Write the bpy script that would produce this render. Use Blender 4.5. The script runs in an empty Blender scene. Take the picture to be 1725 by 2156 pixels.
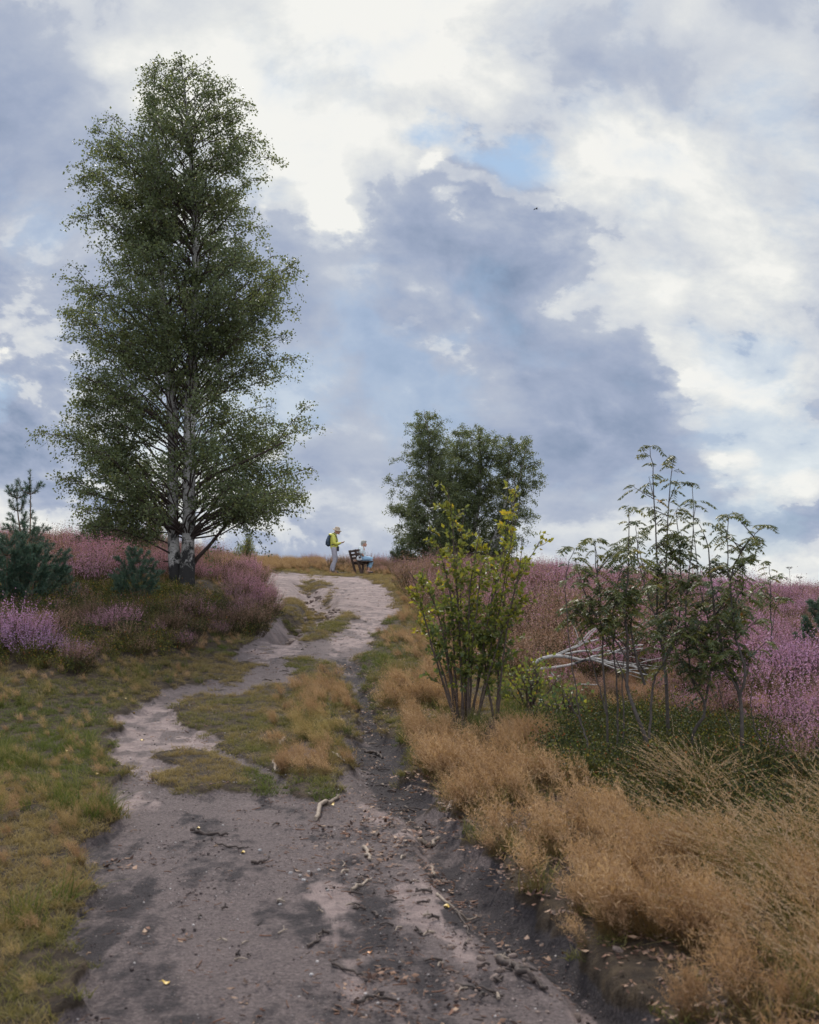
import bpy, bmesh, math, random
import numpy as np
from mathutils import Vector, Matrix, Euler
random.seed(7)
RNG = np.random.default_rng(11)
scene = bpy.context.scene
COL = scene.collection
R = math.radians

# ---------------------------------------------------------------- camera
EYE = 1.60
FD = 2463.0                       # focal length, in the units in which the picture is 1725 x 2156
PITCH = math.atan(184.0 / FD)
cam_data = bpy.data.cameras.new('camera')
cam_data.sensor_fit = 'VERTICAL'
cam_data.sensor_height = 70.0
cam_data.sensor_width = 56.0
cam_data.lens = 70.0 * FD / 2156.0
cam_data.clip_start = 0.1
cam_data.clip_end = 3000
cam = bpy.data.objects.new('camera', cam_data)
cam.location = (0, 0, EYE)
cam.rotation_euler = (math.pi / 2 + PITCH, 0, 0)
COL.objects.link(cam)
scene.camera = cam
cam_data.dof.use_dof = True
cam_data.dof.focus_distance = 24.0
cam_data.dof.aperture_fstop = 9.0
scene.view_settings.view_transform = 'Standard'
scene.view_settings.look = 'None'
scene.view_settings.gamma = 1
scene.view_settings.exposure = 0.0
scene.cycles.max_bounces = 6
scene.cycles.diffuse_bounces = 4
scene.cycles.glossy_bounces = 2
scene.cycles.transmission_bounces = 3
scene.cycles.use_denoising = True

CP, SP = math.cos(PITCH), math.sin(PITCH)
def ray(X, Y):
    """world direction through the picture point (X, Y)"""
    dx = (X - 862.5) / FD; dy = (1078.0 - Y) / FD
    return np.array([dx, CP - dy * SP, SP + dy * CP])
def proj(P):
    P = np.asarray(P, float).reshape(-1, 3)
    x = P[:, 0]; yy = P[:, 1]; z = P[:, 2] - EYE
    f = yy * CP + z * SP
    u = -yy * SP + z * CP
    f = np.maximum(f, 0.3)
    return 862.5 + FD * x / f, 1078.0 - FD * u / f

# ---------------------------------------------------------------- noise (numpy value noise)
def _hash(ix, iy, s):
    n = (ix.astype(np.int64) * 374761393 + iy.astype(np.int64) * 668265263 + s * 974634777) & 0x7fffffff
    n = ((n ^ (n >> 13)) * 1274126177) & 0x7fffffff
    return ((n ^ (n >> 16)) & 0xffffff) / float(0xffffff)
def vnoise(x, y, s=0):
    x = np.asarray(x, float); y = np.asarray(y, float)
    ix = np.floor(x); iy = np.floor(y); fx = x - ix; fy = y - iy
    fx = fx * fx * (3 - 2 * fx); fy = fy * fy * (3 - 2 * fy)
    a = _hash(ix, iy, s); b = _hash(ix + 1, iy, s); c = _hash(ix, iy + 1, s); d = _hash(ix + 1, iy + 1, s)
    return (a * (1 - fx) + b * fx) * (1 - fy) + (c * (1 - fx) + d * fx) * fy
def fbm(x, y, s=0, oct=4):
    t = 0; a = 1; n = 0
    for k in range(oct):
        t = t + a * vnoise(x * 2 ** k + 17.3 * k, y * 2 ** k + 9.1 * k, s + k); n += a; a *= 0.5
    return t / n
def sstep(a, b, x):
    t = np.clip((x - a) / (b - a), 0, 1); return t * t * (3 - 2 * t)

# ---------------------------------------------------------------- mesh helpers
class Geo:
    """collects vertices, triangles / quads and one float attribute, and links them as ONE mesh"""
    def __init__(s):
        s.V = []; s.F3 = []; s.F4 = []; s.A = []; s.n = 0; s.m3 = []; s.m4 = []
    def add(s, V, F, a=0.0, m=0):
        V = np.asarray(V, float).reshape(-1, 3); F = np.asarray(F, np.int64)
        if len(V) == 0 or len(F) == 0: return
        s.V.append(V)
        s.A.append(np.full(len(V), a, float) if np.isscalar(a) else np.asarray(a, float))
        if F.shape[1] == 3: s.F3.append(F + s.n); s.m3.append(np.full(len(F), m))
        else: s.F4.append(F + s.n); s.m4.append(np.full(len(F), m))
        s.n += len(V)
    def mesh(s, name, mats, smooth=True):
        me = bpy.data.meshes.new(name)
        V = np.concatenate(s.V); A = np.concatenate(s.A)
        f3 = np.concatenate(s.F3) if s.F3 else np.zeros((0, 3), int)
        f4 = np.concatenate(s.F4) if s.F4 else np.zeros((0, 4), int)
        me.vertices.add(len(V)); me.vertices.foreach_set('co', V.astype(np.float32).ravel())
        nl = len(f3) * 3 + len(f4) * 4
        me.loops.add(nl)
        me.loops.foreach_set('vertex_index', np.concatenate([f3.ravel(), f4.ravel()]).astype(np.int32))
        me.polygons.add(len(f3) + len(f4))
        st = np.concatenate([np.arange(len(f3)) * 3, len(f3) * 3 + np.arange(len(f4)) * 4]).astype(np.int32)
        me.polygons.foreach_set('loop_start', st)
        if not isinstance(mats, (list, tuple)): mats = [mats]
        for m in mats: me.materials.append(m)
        mi = np.concatenate([np.concatenate(s.m3) if s.m3 else np.zeros(0), np.concatenate(s.m4) if s.m4 else np.zeros(0)]).astype(np.int32)
        me.polygons.foreach_set('material_index', mi)
        me.update(calc_edges=True)
        me.polygons.foreach_set('use_smooth', np.full(len(me.polygons), smooth))
        at = me.attributes.new('tone', 'FLOAT', 'POINT'); at.data.foreach_set('value', A.astype(np.float32))
        return me
    def obj(s, name, mats, parent=None, smooth=True):
        o = bpy.data.objects.new(name, s.mesh(name, mats, smooth))
        COL.objects.link(o)
        if parent is not None: o.parent = parent
        return o
def tag(o, label=None, cat=None, group=None, kind=None):
    if label: o['label'] = label
    if cat: o['category'] = cat
    if group: o['group'] = group
    if kind: o['kind'] = kind
    return o
def thing(name, label, cat, loc=(0, 0, 0), rz=0.0, group=None):
    o = bpy.data.objects.new(name, None); COL.objects.link(o)
    o.empty_display_size = 0.1
    o.location = loc; o.rotation_euler = (0, 0, rz)
    return tag(o, label, cat, group)

def spline(pts, n):
    """Catmull-Rom through pts, n samples"""
    P = np.asarray(pts, float); k = len(P)
    if k == 2: 
        t = np.linspace(0, 1, n)[:, None]; return P[0] * (1 - t) + P[1] * t
    Q = np.vstack([2 * P[0] - P[1], P, 2 * P[-1] - P[-2]])
    u = np.linspace(0, k - 1 - 1e-9, n); i = u.astype(int); t = (u - i)[:, None]
    a, b, c, d = Q[i], Q[i + 1], Q[i + 2], Q[i + 3]
    return 0.5 * ((2 * b) + (c - a) * t + (2 * a - 5 * b + 4 * c - d) * t ** 2 + (3 * b - a - 3 * c + d) * t ** 3)
def tube(g, P, r, sides=5, a=0.0, cap=True, m=0, jitter=0.0):
    P = np.asarray(P, float); n = len(P)
    r = np.full(n, r, float) if np.isscalar(r) else np.asarray(r, float)
    T = np.gradient(P, axis=0); T /= (np.linalg.norm(T, axis=1)[:, None] + 1e-9)
    ref = np.array([0.0, 0, 1]) if abs(T[:, 2]).mean() < 0.85 else np.array([0.0, 1, 0])
    U = np.cross(T, ref); U /= (np.linalg.norm(U, axis=1)[:, None] + 1e-9)
    W = np.cross(T, U)
    th = np.arange(sides) * 2 * math.pi / sides
    rr = r[:, None] * np.ones((1, sides))
    if jitter: rr = rr * (1 + jitter * (RNG.random((n, sides)) - 0.5))
    V = P[:, None, :] + rr[..., None] * (np.cos(th)[None, :, None] * U[:, None, :] + np.sin(th)[None, :, None] * W[:, None, :])
    V = V.reshape(-1, 3)
    i = np.arange(n - 1)[:, None] * sides; j = np.arange(sides)[None, :]; j2 = (j + 1) % sides
    F = np.stack([i + j, i + j2, i + sides + j2, i + sides + j], -1).reshape(-1, 4)
    aa = a if np.isscalar(a) else np.repeat(np.asarray(a), sides)
    g.add(V, F, aa, m)
    if cap:
        for e, pc in ((0, P[0]), (n - 1, P[-1])):
            ring = V[e * sides:(e + 1) * sides]
            jj = np.arange(sides); F3 = np.stack([jj, (jj + 1) % sides, np.full(sides, sides)], 1)
            if e == 0: F3 = F3[:, ::-1]
            g.add(np.vstack([ring, pc]), F3, a if np.isscalar(a) else float(np.asarray(a)[e]), m)
def unit(v):
    v = np.asarray(v, float); return v / (np.linalg.norm(v, axis=-1, keepdims=True) + 1e-9)
def leaves(g, P, D, size, width=0.6, tone=0.0, m=0, fold=0.25, up=None):
    """kite-shaped leaves with a folded midrib: P base points, D pointing directions"""
    n = len(P)
    if n == 0: return
    D = unit(D); size = np.broadcast_to(size, (n,))[:, None]
    rnd = RNG.normal(size=(n, 3)) if up is None else up + RNG.normal(size=(n, 3)) * 0.5
    S = unit(np.cross(D, rnd)); N = np.cross(D, S)
    L = size * width * 0.5
    b = P; l = P + D * size * 0.4 + S * L + N * size * fold * 0.35; rr = P + D * size * 0.4 - S * L + N * size * fold * 0.35
    t = P + D * size
    V = np.stack([b, l, t, rr], 1).reshape(-1, 3)
    k = np.arange(n)[:, None] * 4
    F = np.concatenate([k + np.array([[0, 1, 2]]), k + np.array([[0, 2, 3]])])
    a = tone if np.isscalar(tone) else np.repeat(tone, 4)
    g.add(V, F, a, m)
def box(g, c, s, rot=None, a=0.0, m=0):
    """box, centre c, full sizes s, 3x3 rotation, with chamfered long edges"""
    c = np.asarray(c, float); hx, hy, hz = np.asarray(s, float) / 2
    b = min(hx, hy, hz) * 0.25
    prof = np.array([(-hx + b, -hy), (hx - b, -hy), (hx, -hy + b), (hx, hy - b), (hx - b, hy), (-hx + b, hy), (-hx, hy - b), (-hx, -hy + b)])
    V = np.vstack([np.c_[prof, np.full(8, -hz)], np.c_[prof, np.full(8, hz)], [[0, 0, -hz]], [[0, 0, hz]]])
    if rot is not None: V = V @ np.asarray(rot).T
    V = V + c
    j = np.arange(8); j2 = (j + 1) % 8
    g.add(V, np.stack([j, j2, 8 + j2, 8 + j], 1), a, m)
    g.add(V, np.concatenate([np.stack([j2, j, np.full(8, 16)], 1), np.stack([8 + j, 8 + j2, np.full(8, 17)], 1)]), a, m)
def rotm(x=0, y=0, z=0):
    return np.array(Euler((x, y, z)).to_matrix())

# ---------------------------------------------------------------- node helpers
class NT:
    def __init__(s, tree): s.t = tree; s.t.nodes.clear()
    def n(s, typ, **kw):
        nd = s.t.nodes.new(typ)
        ins = kw.pop('ins', {})
        for k, v in kw.items(): setattr(nd, k, v)
        for k, v in ins.items():
            if isinstance(v, bpy.types.NodeSocket): s.t.links.new(v, nd.inputs[k])
            else: nd.inputs[k].default_value = v
        return nd
    def math(s, op, a, b=0.0, c=0.0, clamp=False):
        nd = s.n('ShaderNodeMath', operation=op, use_clamp=clamp)
        for i, v in enumerate((a, b, c)):
            if isinstance(v, bpy.types.NodeSocket): s.t.links.new(v, nd.inputs[i])
            else: nd.inputs[i].default_value = v
        return nd.outputs[0]
    def vmath(s, op, a, b=(0, 0, 0), sc=None):
        nd = s.n('ShaderNodeVectorMath', operation=op)
        for i, v in enumerate((a, b)):
            if isinstance(v, bpy.types.NodeSocket): s.t.links.new(v, nd.inputs[i])
            else: nd.inputs[i].default_value = v
        if sc is not None:
            if isinstance(sc, bpy.types.NodeSocket): s.t.links.new(sc, nd.inputs['Scale'])
            else: nd.inputs['Scale'].default_value = sc
        return nd.outputs[1] if op in ('LENGTH', 'DOT_PRODUCT', 'DISTANCE') else nd.outputs[0]
    def noise(s, vec, scale, detail=4, rough=0.55, dist=0.0, color=False, dim='3D', lac=2.0):
        nd = s.n('ShaderNodeTexNoise', noise_dimensions=dim, ins={'Scale': scale, 'Detail': detail, 'Roughness': rough, 'Distortion': dist, 'Lacunarity': lac})
        if vec is not None: s.t.links.new(vec, nd.inputs['Vector'])
        return nd.outputs['Color'] if color else nd.outputs['Fac']
    def mapr(s, v, a, b, c=0.0, d=1.0, smooth=True):
        nd = s.n('ShaderNodeMapRange', interpolation_type='SMOOTHSTEP' if smooth else 'LINEAR')
        s.t.links.new(v, nd.inputs['Value'])
        for k, x in zip(('From Min', 'From Max', 'To Min', 'To Max'), (a, b, c, d)): nd.inputs[k].default_value = x
        return nd.outputs['Result']
    def mix(s, f, a, b, mode='MIX'):
        nd = s.n('ShaderNodeMix', data_type='RGBA', blend_type=mode)
        for i, v in ((0, f), (6, a), (7, b)):
            if isinstance(v, bpy.types.NodeSocket): s.t.links.new(v, nd.inputs[i])
            else: nd.inputs[i].default_value = v if i == 0 else (tuple(v) + (1,))[:4]
        return nd.outputs[2]
    def ramp(s, f, stops, interp='LINEAR'):
        nd = s.n('ShaderNodeValToRGB'); cr = nd.color_ramp; cr.interpolation = interp
        while len(cr.elements) < len(stops): cr.elements.new(0.5)
        for e, (p, c) in zip(cr.elements, stops): e.position = p; e.color = (tuple(c) + (1,))[:4]
        s.t.links.new(f, nd.inputs[0]); return nd.outputs[0]
    def attr(s, name, typ='GEOMETRY', out='Fac'):
        nd = s.n('ShaderNodeAttribute', attribute_type=typ, attribute_name=name); return nd.outputs[out]
    def link(s, a, b): s.t.links.new(a, b)
def material(name):
    m = bpy.data.materials.new(name); m.use_nodes = True
    return m, NT(m.node_tree)
def srgb(r, g, b):
    f = lambda c: (c / 255) / 12.92 if c <= 10 else ((c / 255 + 0.055) / 1.055) ** 2.4
    return (f(r), f(g), f(b))
# ================================================================ SKY AND LIGHT
SUN_EL, SUN_AZ = R(48), R(-8)       # azimuth from +Y, positive to the right
def build_world():
    w = bpy.data.worlds.new('World'); scene.world = w; w.use_nodes = True
    t = NT(w.node_tree)
    d = t.n('ShaderNodeTexCoord').outputs['Generated']
    sx = t.n('ShaderNodeSeparateXYZ', ins={0: d})
    x, y, z = sx.outputs
    az = t.math('ARCTAN2', x, y)
    el = t.math('ARCSINE', z)
    base = t.n('ShaderNodeCombineXYZ', ins={0: az, 1: el}).outputs[0]
    # clouds get flatter towards the horizon
    den = t.math('ADD', t.math('MAXIMUM', z, 0.0), 0.62)
    deck = t.vmath('DIVIDE', d, t.n('ShaderNodeCombineXYZ', ins={0: den, 1: den, 2: den}).outputs[0])
    w1 = t.vmath('SUBTRACT', t.noise(deck, 1.3, 3, 0.5, color=True), (0.5, 0.5, 0.5))
    w2 = t.vmath('SUBTRACT', t.noise(deck, 4.6, 7, 0.54, color=True), (0.5, 0.5, 0.5))
    w3 = t.vmath('SUBTRACT', t.noise(deck, 17.0, 6, 0.62, color=True), (0.5, 0.5, 0.5))
    p = t.vmath('ADD', base, t.vmath('SCALE', w1, sc=0.07))
    p = t.vmath('ADD', p, t.vmath('SCALE', w2, sc=0.13))
    p = t.vmath('ADD', p, t.vmath('SCALE', w3, sc=0.045))
    def blob(acc, X, Y, rx, ry, rot, wgt, hard=0.0, src=None):
        v = ray(X, Y); v = v / np.linalg.norm(v)
        a0, e0 = math.atan2(v[0], v[1]), math.asin(v[2])
        mp = t.n('ShaderNodeMapping', vector_type='TEXTURE')
        t.link(src or p, mp.inputs[0])
        mp.inputs['Location'].default_value = (a0, e0, 0)
        mp.inputs['Rotation'].default_value = (0, 0, R(rot))
        mp.inputs['Scale'].default_value = (rx / FD, ry / FD, 1e3)
        r = t.vmath('LENGTH', mp.outputs[0])
        f = t.mapr(r, 1.0, hard, 0.0, wgt)
        return f if acc is None else t.math('ADD', acc, f)
    # --- thickness of the cloud by direction (thin is bright, thick is slate): one curve over azimuth per band of elevation
    ps = t.n('ShaderNodeSeparateXYZ', ins={0: p}).outputs
    u = t.mapr(ps[0], -0.42, 0.42, 0.0, 1.0, False)
    rows = []
    for Yr, vals in SKY_ROWS:
        v = ray(862.5, Yr); e = math.asin(v[2] / np.linalg.norm(v))
        fc = t.n('ShaderNodeFloatCurve', ins={'Value': u})
        cv = fc.mapping.curves[0]
        xs = []
        for k, val in enumerate(vals):
            vv = ray(-90 + 159 * k, 700); xs.append((math.atan2(vv[0], vv[1]) + 0.42) / 0.84)
        pts = cv.points
        pts[0].location = (0.0, 0.42); pts[1].location = (1.0, 0.42)
        for xx, val in zip(xs, vals): pts.new(min(max(xx, 0.001), 0.999), val)
        fc.mapping.update()
        rows.append((e, fc.outputs[0]))
    T = rows[0][1]
    for k in range(1, len(rows)):
        f = t.mapr(ps[1], rows[k - 1][0], rows[k][0], 0.0, 1.0)
        mx = t.n('ShaderNodeMix', data_type='FLOAT', ins={0: f, 2: T, 3: rows[k][1]})
        T = mx.outputs[0]
    dk = t.vmath('ADD', deck, t.vmath('SCALE', w1, sc=0.35))
    up = t.vmath('ADD', dk, (0.012, 0.0, 0.035))
    n1 = t.noise(dk, 4.2, 9, 0.56)
    n1u = t.noise(up, 4.2, 9, 0.56)
    n2 = t.noise(dk, 12.0, 7, 0.6)
    # light from above on the cloud bodies
    rel = t.math('SUBTRACT', n1u, n1)
    nn = t.mapr(n1, 0.42, 0.60, -0.11, 0.13)          # fairly sharp cloud edges
    amp = t.mapr(t.noise(base, 3.1, 3, 0.5), 0.35, 0.65, 0.45, 1.25)
    T = t.math('ADD', T, t.math('MULTIPLY', nn, amp))
    T = t.math('ADD', T, t.math('MULTIPLY', t.mapr(n2, 0.3, 0.7, -0.09, 0.09, False), t.mapr(T, 0.3, 0.75, 1.1, 0.55)))
    T = t.math('ADD', T, t.math('MULTIPLY', rel, t.math('MULTIPLY', amp, 2.7)))
    # crisp rims where a thick body ends against a bright one; soft elsewhere
    Tq = t.math('ADD', T, t.mapr(n2, 0.3, 0.7, -0.05, 0.05, False))
    crisp = t.mapr(t.noise(base, 4.0, 2, 0.5), 0.38, 0.60, 0.06, 0.24)
    T = t.math('ADD', T, t.math('MULTIPLY', crisp, t.math('SUBTRACT', t.mapr(Tq, 0.39, 0.48), 0.42)))
    # --- sunlit puffs
    W = None
    for b in SKY_BRIGHT: W = blob(W, *b)
    W = t.math('ADD', W, t.mapr(n2, 0.3, 0.7, -0.3, 0.3, False))
    W = t.math('ADD', W, t.mapr(n1, 0.4, 0.6, -0.22, 0.22, False))
    Wm = t.math('MULTIPLY', t.mapr(W, 0.10, 1.05), t.mapr(rel, -0.06, 0.06, 1.0, 0.6))
    # --- holes of clear sky
    B = None
    for b in SKY_BLUE: B = blob(B, *b)
    Bm = t.mapr(t.math('ADD', B, t.mapr(n1, 0.4, 0.6, 0.45, -0.45, False)), 0.05, 1.10)
    T2 = t.math('SUBTRACT', T, t.math('MULTIPLY', Wm, 0.42))
    col = t.ramp(T2, [(0.0, srgb(244, 244, 240)), (0.12, srgb(230, 232, 231)), (0.30, srgb(209, 214, 221)),
                      (0.52, srgb(186, 194, 209)), (0.74, srgb(161, 173, 197)), (1.0, srgb(132, 149, 176))])
    # large, slow tints
    warm = t.mapr(t.noise(base, 2.0, 2, 0.5), 0.35, 0.65)
    col = t.mix(t.math('MULTIPLY', warm, 0.16), col, t.mix(1.0, col, (1.04, 0.99, 0.97), 'MULTIPLY'))
    sky = t.n('ShaderNodeTexSky', sky_type='NISHITA', sun_disc=False, sun_elevation=SUN_EL,
              sun_rotation=SUN_AZ, altitude=100, air_density=1.0, dust_density=1.0, ozone_density=1.5)
    STR = 0.10
    inv = 1.0 / STR
    cl = t.vmath('SCALE', col, sc=inv)
    skyc = t.vmath('MULTIPLY', sky.outputs[0], (0.9, 0.95, 0.98))
    skyc = t.mix(0.62, skyc, tuple(c * inv for c in srgb(168, 198, 228)))
    out = t.mix(Bm, cl, skyc)
    below = t.mapr(z, -0.02, 0.0)
    out = t.mix(below, (0.9, 0.9, 0.95), out)
    rear = t.mapr(y, 0.15, -0.45, 1.0, 2.2)              # added gain: unseen sky behind the camera boosted to brighten camera-facing sides
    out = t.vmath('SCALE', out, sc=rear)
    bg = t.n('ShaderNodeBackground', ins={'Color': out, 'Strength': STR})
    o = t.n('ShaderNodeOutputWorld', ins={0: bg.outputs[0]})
    w.cycles.sampling_method = 'MANUAL'; w.cycles.sample_map_resolution = 1024
# bands from low to high: (picture row of the band, thickness from left to right)
SKY_ROWS = [
    (1230, (.25, .22, .22, .25, .25, .28, .28, .25, .25, .25, .22, .22, .25)),
    (1160, (.30, .30, .30, .30, .35, .38, .35, .35, .42, .32, .28, .25, .30)),
    (1105, (.22, .20, .25, .30, .30, .30, .35, .38, .28, .28, .40, .48, .45)),
    (1055, (.25, .22, .30, .35, .35, .42, .50, .62, .62, .62, .70, .70, .72)),
    (1000, (.32, .28, .35, .40, .42, .55, .66, .68, .78, .82, .45, .28, .48)),
    (900, (.55, .52, .50, .45, .48, .60, .62, .64, .66, .74, .34, .40, .42)),
    (800, (.30, .40, .55, .55, .55, .66, .68, .72, .70, .80, .22, .34, .40)),
    (700, (.40, .50, .60, .60, .60, .66, .62, .72, .72, .62, .36, .32, .40)),
    (600, (.78, .74, .62, .55, .58, .64, .62, .68, .60, .42, .32, .35, .42)),
    (510, (.74, .70, .60, .50, .48, .50, .58, .52, .50, .34, .32, .42, .52)),
    (430, (.68, .68, .60, .45, .36, .08, .45, .38, .36, .18, .28, .42, .52)),
    (330, (.66, .66, .58, .40, .26, .10, .14, .30, .28, .12, .22, .34, .48)),
    (220, (.64, .62, .45, .24, .18, .36, .34, .20, .30, .38, .34, .26, .40)),
    (110, (.52, .52, .22, .08, .16, .20, .00, .22, .40, .44, .40, .30, .42)),
    (30, (.18, .12, .26, .16, .18, .08, .04, .22, .36, .42, .32, .42, .38)),
    (-160, (.35, .3, .3, .2, .1, .0, .0, .15, .30, .35, .32, .38, .38)),
]
# X, Y, radius x, radius y, rotation, weight, hardness
SKY_BRIGHT = [
    (722, 450, 66, 85, 0, 0.95, 0.15), (600, 330, 120, 60, -40, 0.7, 0.2), (880, 90, 90, 70, 0, 0.8, 0.2), (950, 355, 70, 30, 10, 0.8, 0.3),
    (1030, 370, 60, 30, -20, 0.9, 0.3), (985, 420, 60, 24, 10, 0.8, 0.3), (1110, 385, 60, 26, -25, 0.9, 0.3), (1180, 420, 60, 26, -15, 0.8, 0.3),
    (570, 430, 40, 80, 0, 0.7, 0.2), (650, 350, 150, 120, -30, 0.55, 0.0), (1400, 690, 60, 50, 0, 0.5, 0.1), (1430, 770, 70, 60, 0, 0.6, 0.1), (1420, 850, 60, 50, 0, 0.7, 0.2), (1510, 980, 80, 40, 0, 0.7, 0.2),
    (840, 700, 60, 26, 30, 0.6, 0.2), (40, 735, 90, 30, 0, 0.7, 0.2), (1640, 1180, 180, 30, 0, 0.6, 0.2), (560, 1120, 60, 18, 0, 0.4, 0.1),
]
SKY_BLUE = [
    (930, 285, 150, 56, 0, 0.95, 0.0), (1140, 345, 170, 74, -22, 0.95, 0.0), (1020, 315, 150, 44, -10, 0.6, 0.0),
    (40, 815, 170, 60, 0, 0.75, 0.2), (300, 950, 300, 60, 0, 0.3, 0.2),
]
build_world()
sun_d = bpy.data.lights.new('sun', 'SUN'); sun_d.energy = 3.7; sun_d.angle = R(10); sun_d.color = (1.0, 0.95, 0.88)
sun = bpy.data.objects.new('sun', sun_d); COL.objects.link(sun)
sd = Vector((math.sin(SUN_AZ) * math.cos(SUN_EL), math.cos(SUN_AZ) * math.cos(SUN_EL), math.sin(SUN_EL)))
sun.rotation_euler = sd.to_track_quat('Z', 'Y').to_euler()
# ================================================================ TERRAIN
_py = np.array([-30, -10, 0, 5, 10, 15, 20, 25, 30, 35, 40, 44, 48, 53, 60, 100, 200, 400, 900.0])
_pz = np.array([-1.5, -.4, 0, .08, .25, .55, .92, 1.32, 1.68, 1.98, 2.24, 2.38, 2.62, 2.90, 2.92, 1.4, -3, -10, -22])
_fy = np.linspace(-30, 900, 9301)
_fz = np.interp(_fy, _py, _pz)
_k = np.hanning(41); _k /= _k.sum()
_fz = np.convolve(np.pad(_fz, 20, mode='edge'), _k, 'valid')
def path_left(y): return np.interp(y, [12, 17.5, 25, 33, 42], [-2.6, -2.5, -2.9, -3.7, -5.2])
def h_base(x, y):
    x = np.asarray(x, float); y = np.asarray(y, float)
    z = np.interp(y, _fy, _fz)
    tilt = -0.065 * sstep(3, 45, y)
    z = z + tilt * np.tanh(x / 26) * 26
    z = z - 0.34 * sstep(5, 17, x) * sstep(18, 42, y)
    z = z + 0.42 * sstep(0.1, 1.6, path_left(y) - x) * sstep(11, 16, y) * (1 - sstep(30, 42, y))
    z = z + 0.12 * (fbm(x * 0.35, y * 0.35, 3, 3) - 0.5) * sstep(2, 8, y) * (0.4 + sstep(0.5, 3, abs(x)))
    heath = sstep(0.3, 2.5, np.maximum(path_left(y) - x, x - 1.2 - 0.02 * y)) * sstep(8, 14, y)
    z = z + heath * 0.22 * (fbm(x * 0.85, y * 0.7, 13, 3) - 0.5)
    return z
def ground_D(x, y):
    x = np.asarray(x, float); y = np.asarray(y, float)
    X, Y = proj(np.c_[x.ravel(), y.ravel(), h_base(x, y).ravel()])
    return X.reshape(x.shape), Y.reshape(x.shape)
def sdf(poly, X, Y):
    """signed distance (positive inside) to a polygon"""
    P = np.asarray(poly, float); n = len(P)
    d = np.full(X.shape, 1e9); ins = np.zeros(X.shape, bool)
    for i in range(n):
        a = P[i]; b = P[(i + 1) % n]; e = b - a
        wx = X - a[0]; wy = Y - a[1]
        t = np.clip((wx * e[0] + wy * e[1]) / (e @ e + 1e-9), 0, 1)
        d = np.minimum(d, (wx - e[0] * t) ** 2 + (wy - e[1] * t) ** 2)
        c = ((a[1] <= Y) & (b[1] > Y)) | ((b[1] <= Y) & (a[1] > Y))
        xi = a[0] + (Y - a[1]) * e[0] / (e[1] if e[1] != 0 else 1e-9)
        ins ^= c & (X < xi)
    return np.where(ins, 1, -1) * np.sqrt(d)
def pmask(poly, X, Y, soft=8.0):
    P = np.asarray(poly, float)
    x0, y0 = P.min(0) - 3 * soft; x1, y1 = P.max(0) + 3 * soft
    m = np.zeros(X.shape)
    k = (X > x0) & (X < x1) & (Y > y0) & (Y < y1)
    if k.any(): m[k] = sstep(-soft, soft, sdf(P, X[k], Y[k]))
    return m
TRACK = [(-60, 6000), (20, 2400), (130, 2156), (160, 2010), (185, 1850), (218, 1720), (238, 1640), (248, 1570), (236, 1530), (262, 1500), (330, 1462),
         (420, 1440), (470, 1400), (500, 1370), (545, 1340), (588, 1296), (572, 1262), (556, 1232), (566, 1206), (640, 1210), (690, 1213), (760, 1216),
         (815, 1240), (840, 1275), (835, 1300), (800, 1335), (766, 1375), (768, 1440), (786, 1500), (838, 1580), (885, 1650), (945, 1735), (1040, 1825),
         (1110, 1875), (1180, 1950), (1300, 2080), (1400, 2156), (1640, 2400), (3000, 6000)]
ISLANDS = [[(352, 1502), (420, 1462), (470, 1440), (520, 1452), (560, 1440), (600, 1390), (650, 1384), (700, 1402), (735, 1440), (745, 1500), (742, 1600), (738, 1670), (690, 1698), (650, 1680), (600, 1640), (540, 1610), (470, 1588), (420, 1566), (470, 1560), (440, 1545), (390, 1540)],
           [(345, 1600), (372, 1576), (430, 1590), (500, 1606), (556, 1632), (592, 1668), (540, 1662), (470, 1656), (380, 1664), (330, 1640)],
           [(636, 1344), (668, 1318), (708, 1300), (740, 1286), (752, 1300), (728, 1322), (690, 1340), (650, 1352)],
           [(582, 1288), (600, 1262), (645, 1256), (682, 1266), (670, 1290), (640, 1306), (600, 1312)],
           [(436, 1422), (470, 1398), (540, 1390), (560, 1404), (530, 1432), (470, 1440)],
           [(676, 1252), (700, 1246), (706, 1254), (690, 1262)],
           [(620, 1222), (650, 1218), (690, 1226), (700, 1238), (670, 1238), (640, 1232)]]
GULLY = [(622, 1226), (650, 1224), (672, 1244), (704, 1262), (690, 1290), (660, 1312), (620, 1330), (606, 1344), (572, 1340), (596, 1312), (640, 1280), (636, 1250)]
RUT = [(706, 1372), (770, 1376), (772, 1440), (792, 1500), (842, 1585), (880, 1650), (930, 1730), (990, 1800), (1060, 1880), (1130, 1930), (1220, 2010), (1330, 2120), (1420, 2300), (1300, 2300),
       (1200, 2060), (1090, 1960), (1000, 1930), (905, 1830), (880, 1740), (840, 1690), (790, 1690), (756, 1640), (744, 1560), (744, 1500), (738, 1440), (716, 1404)]
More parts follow.
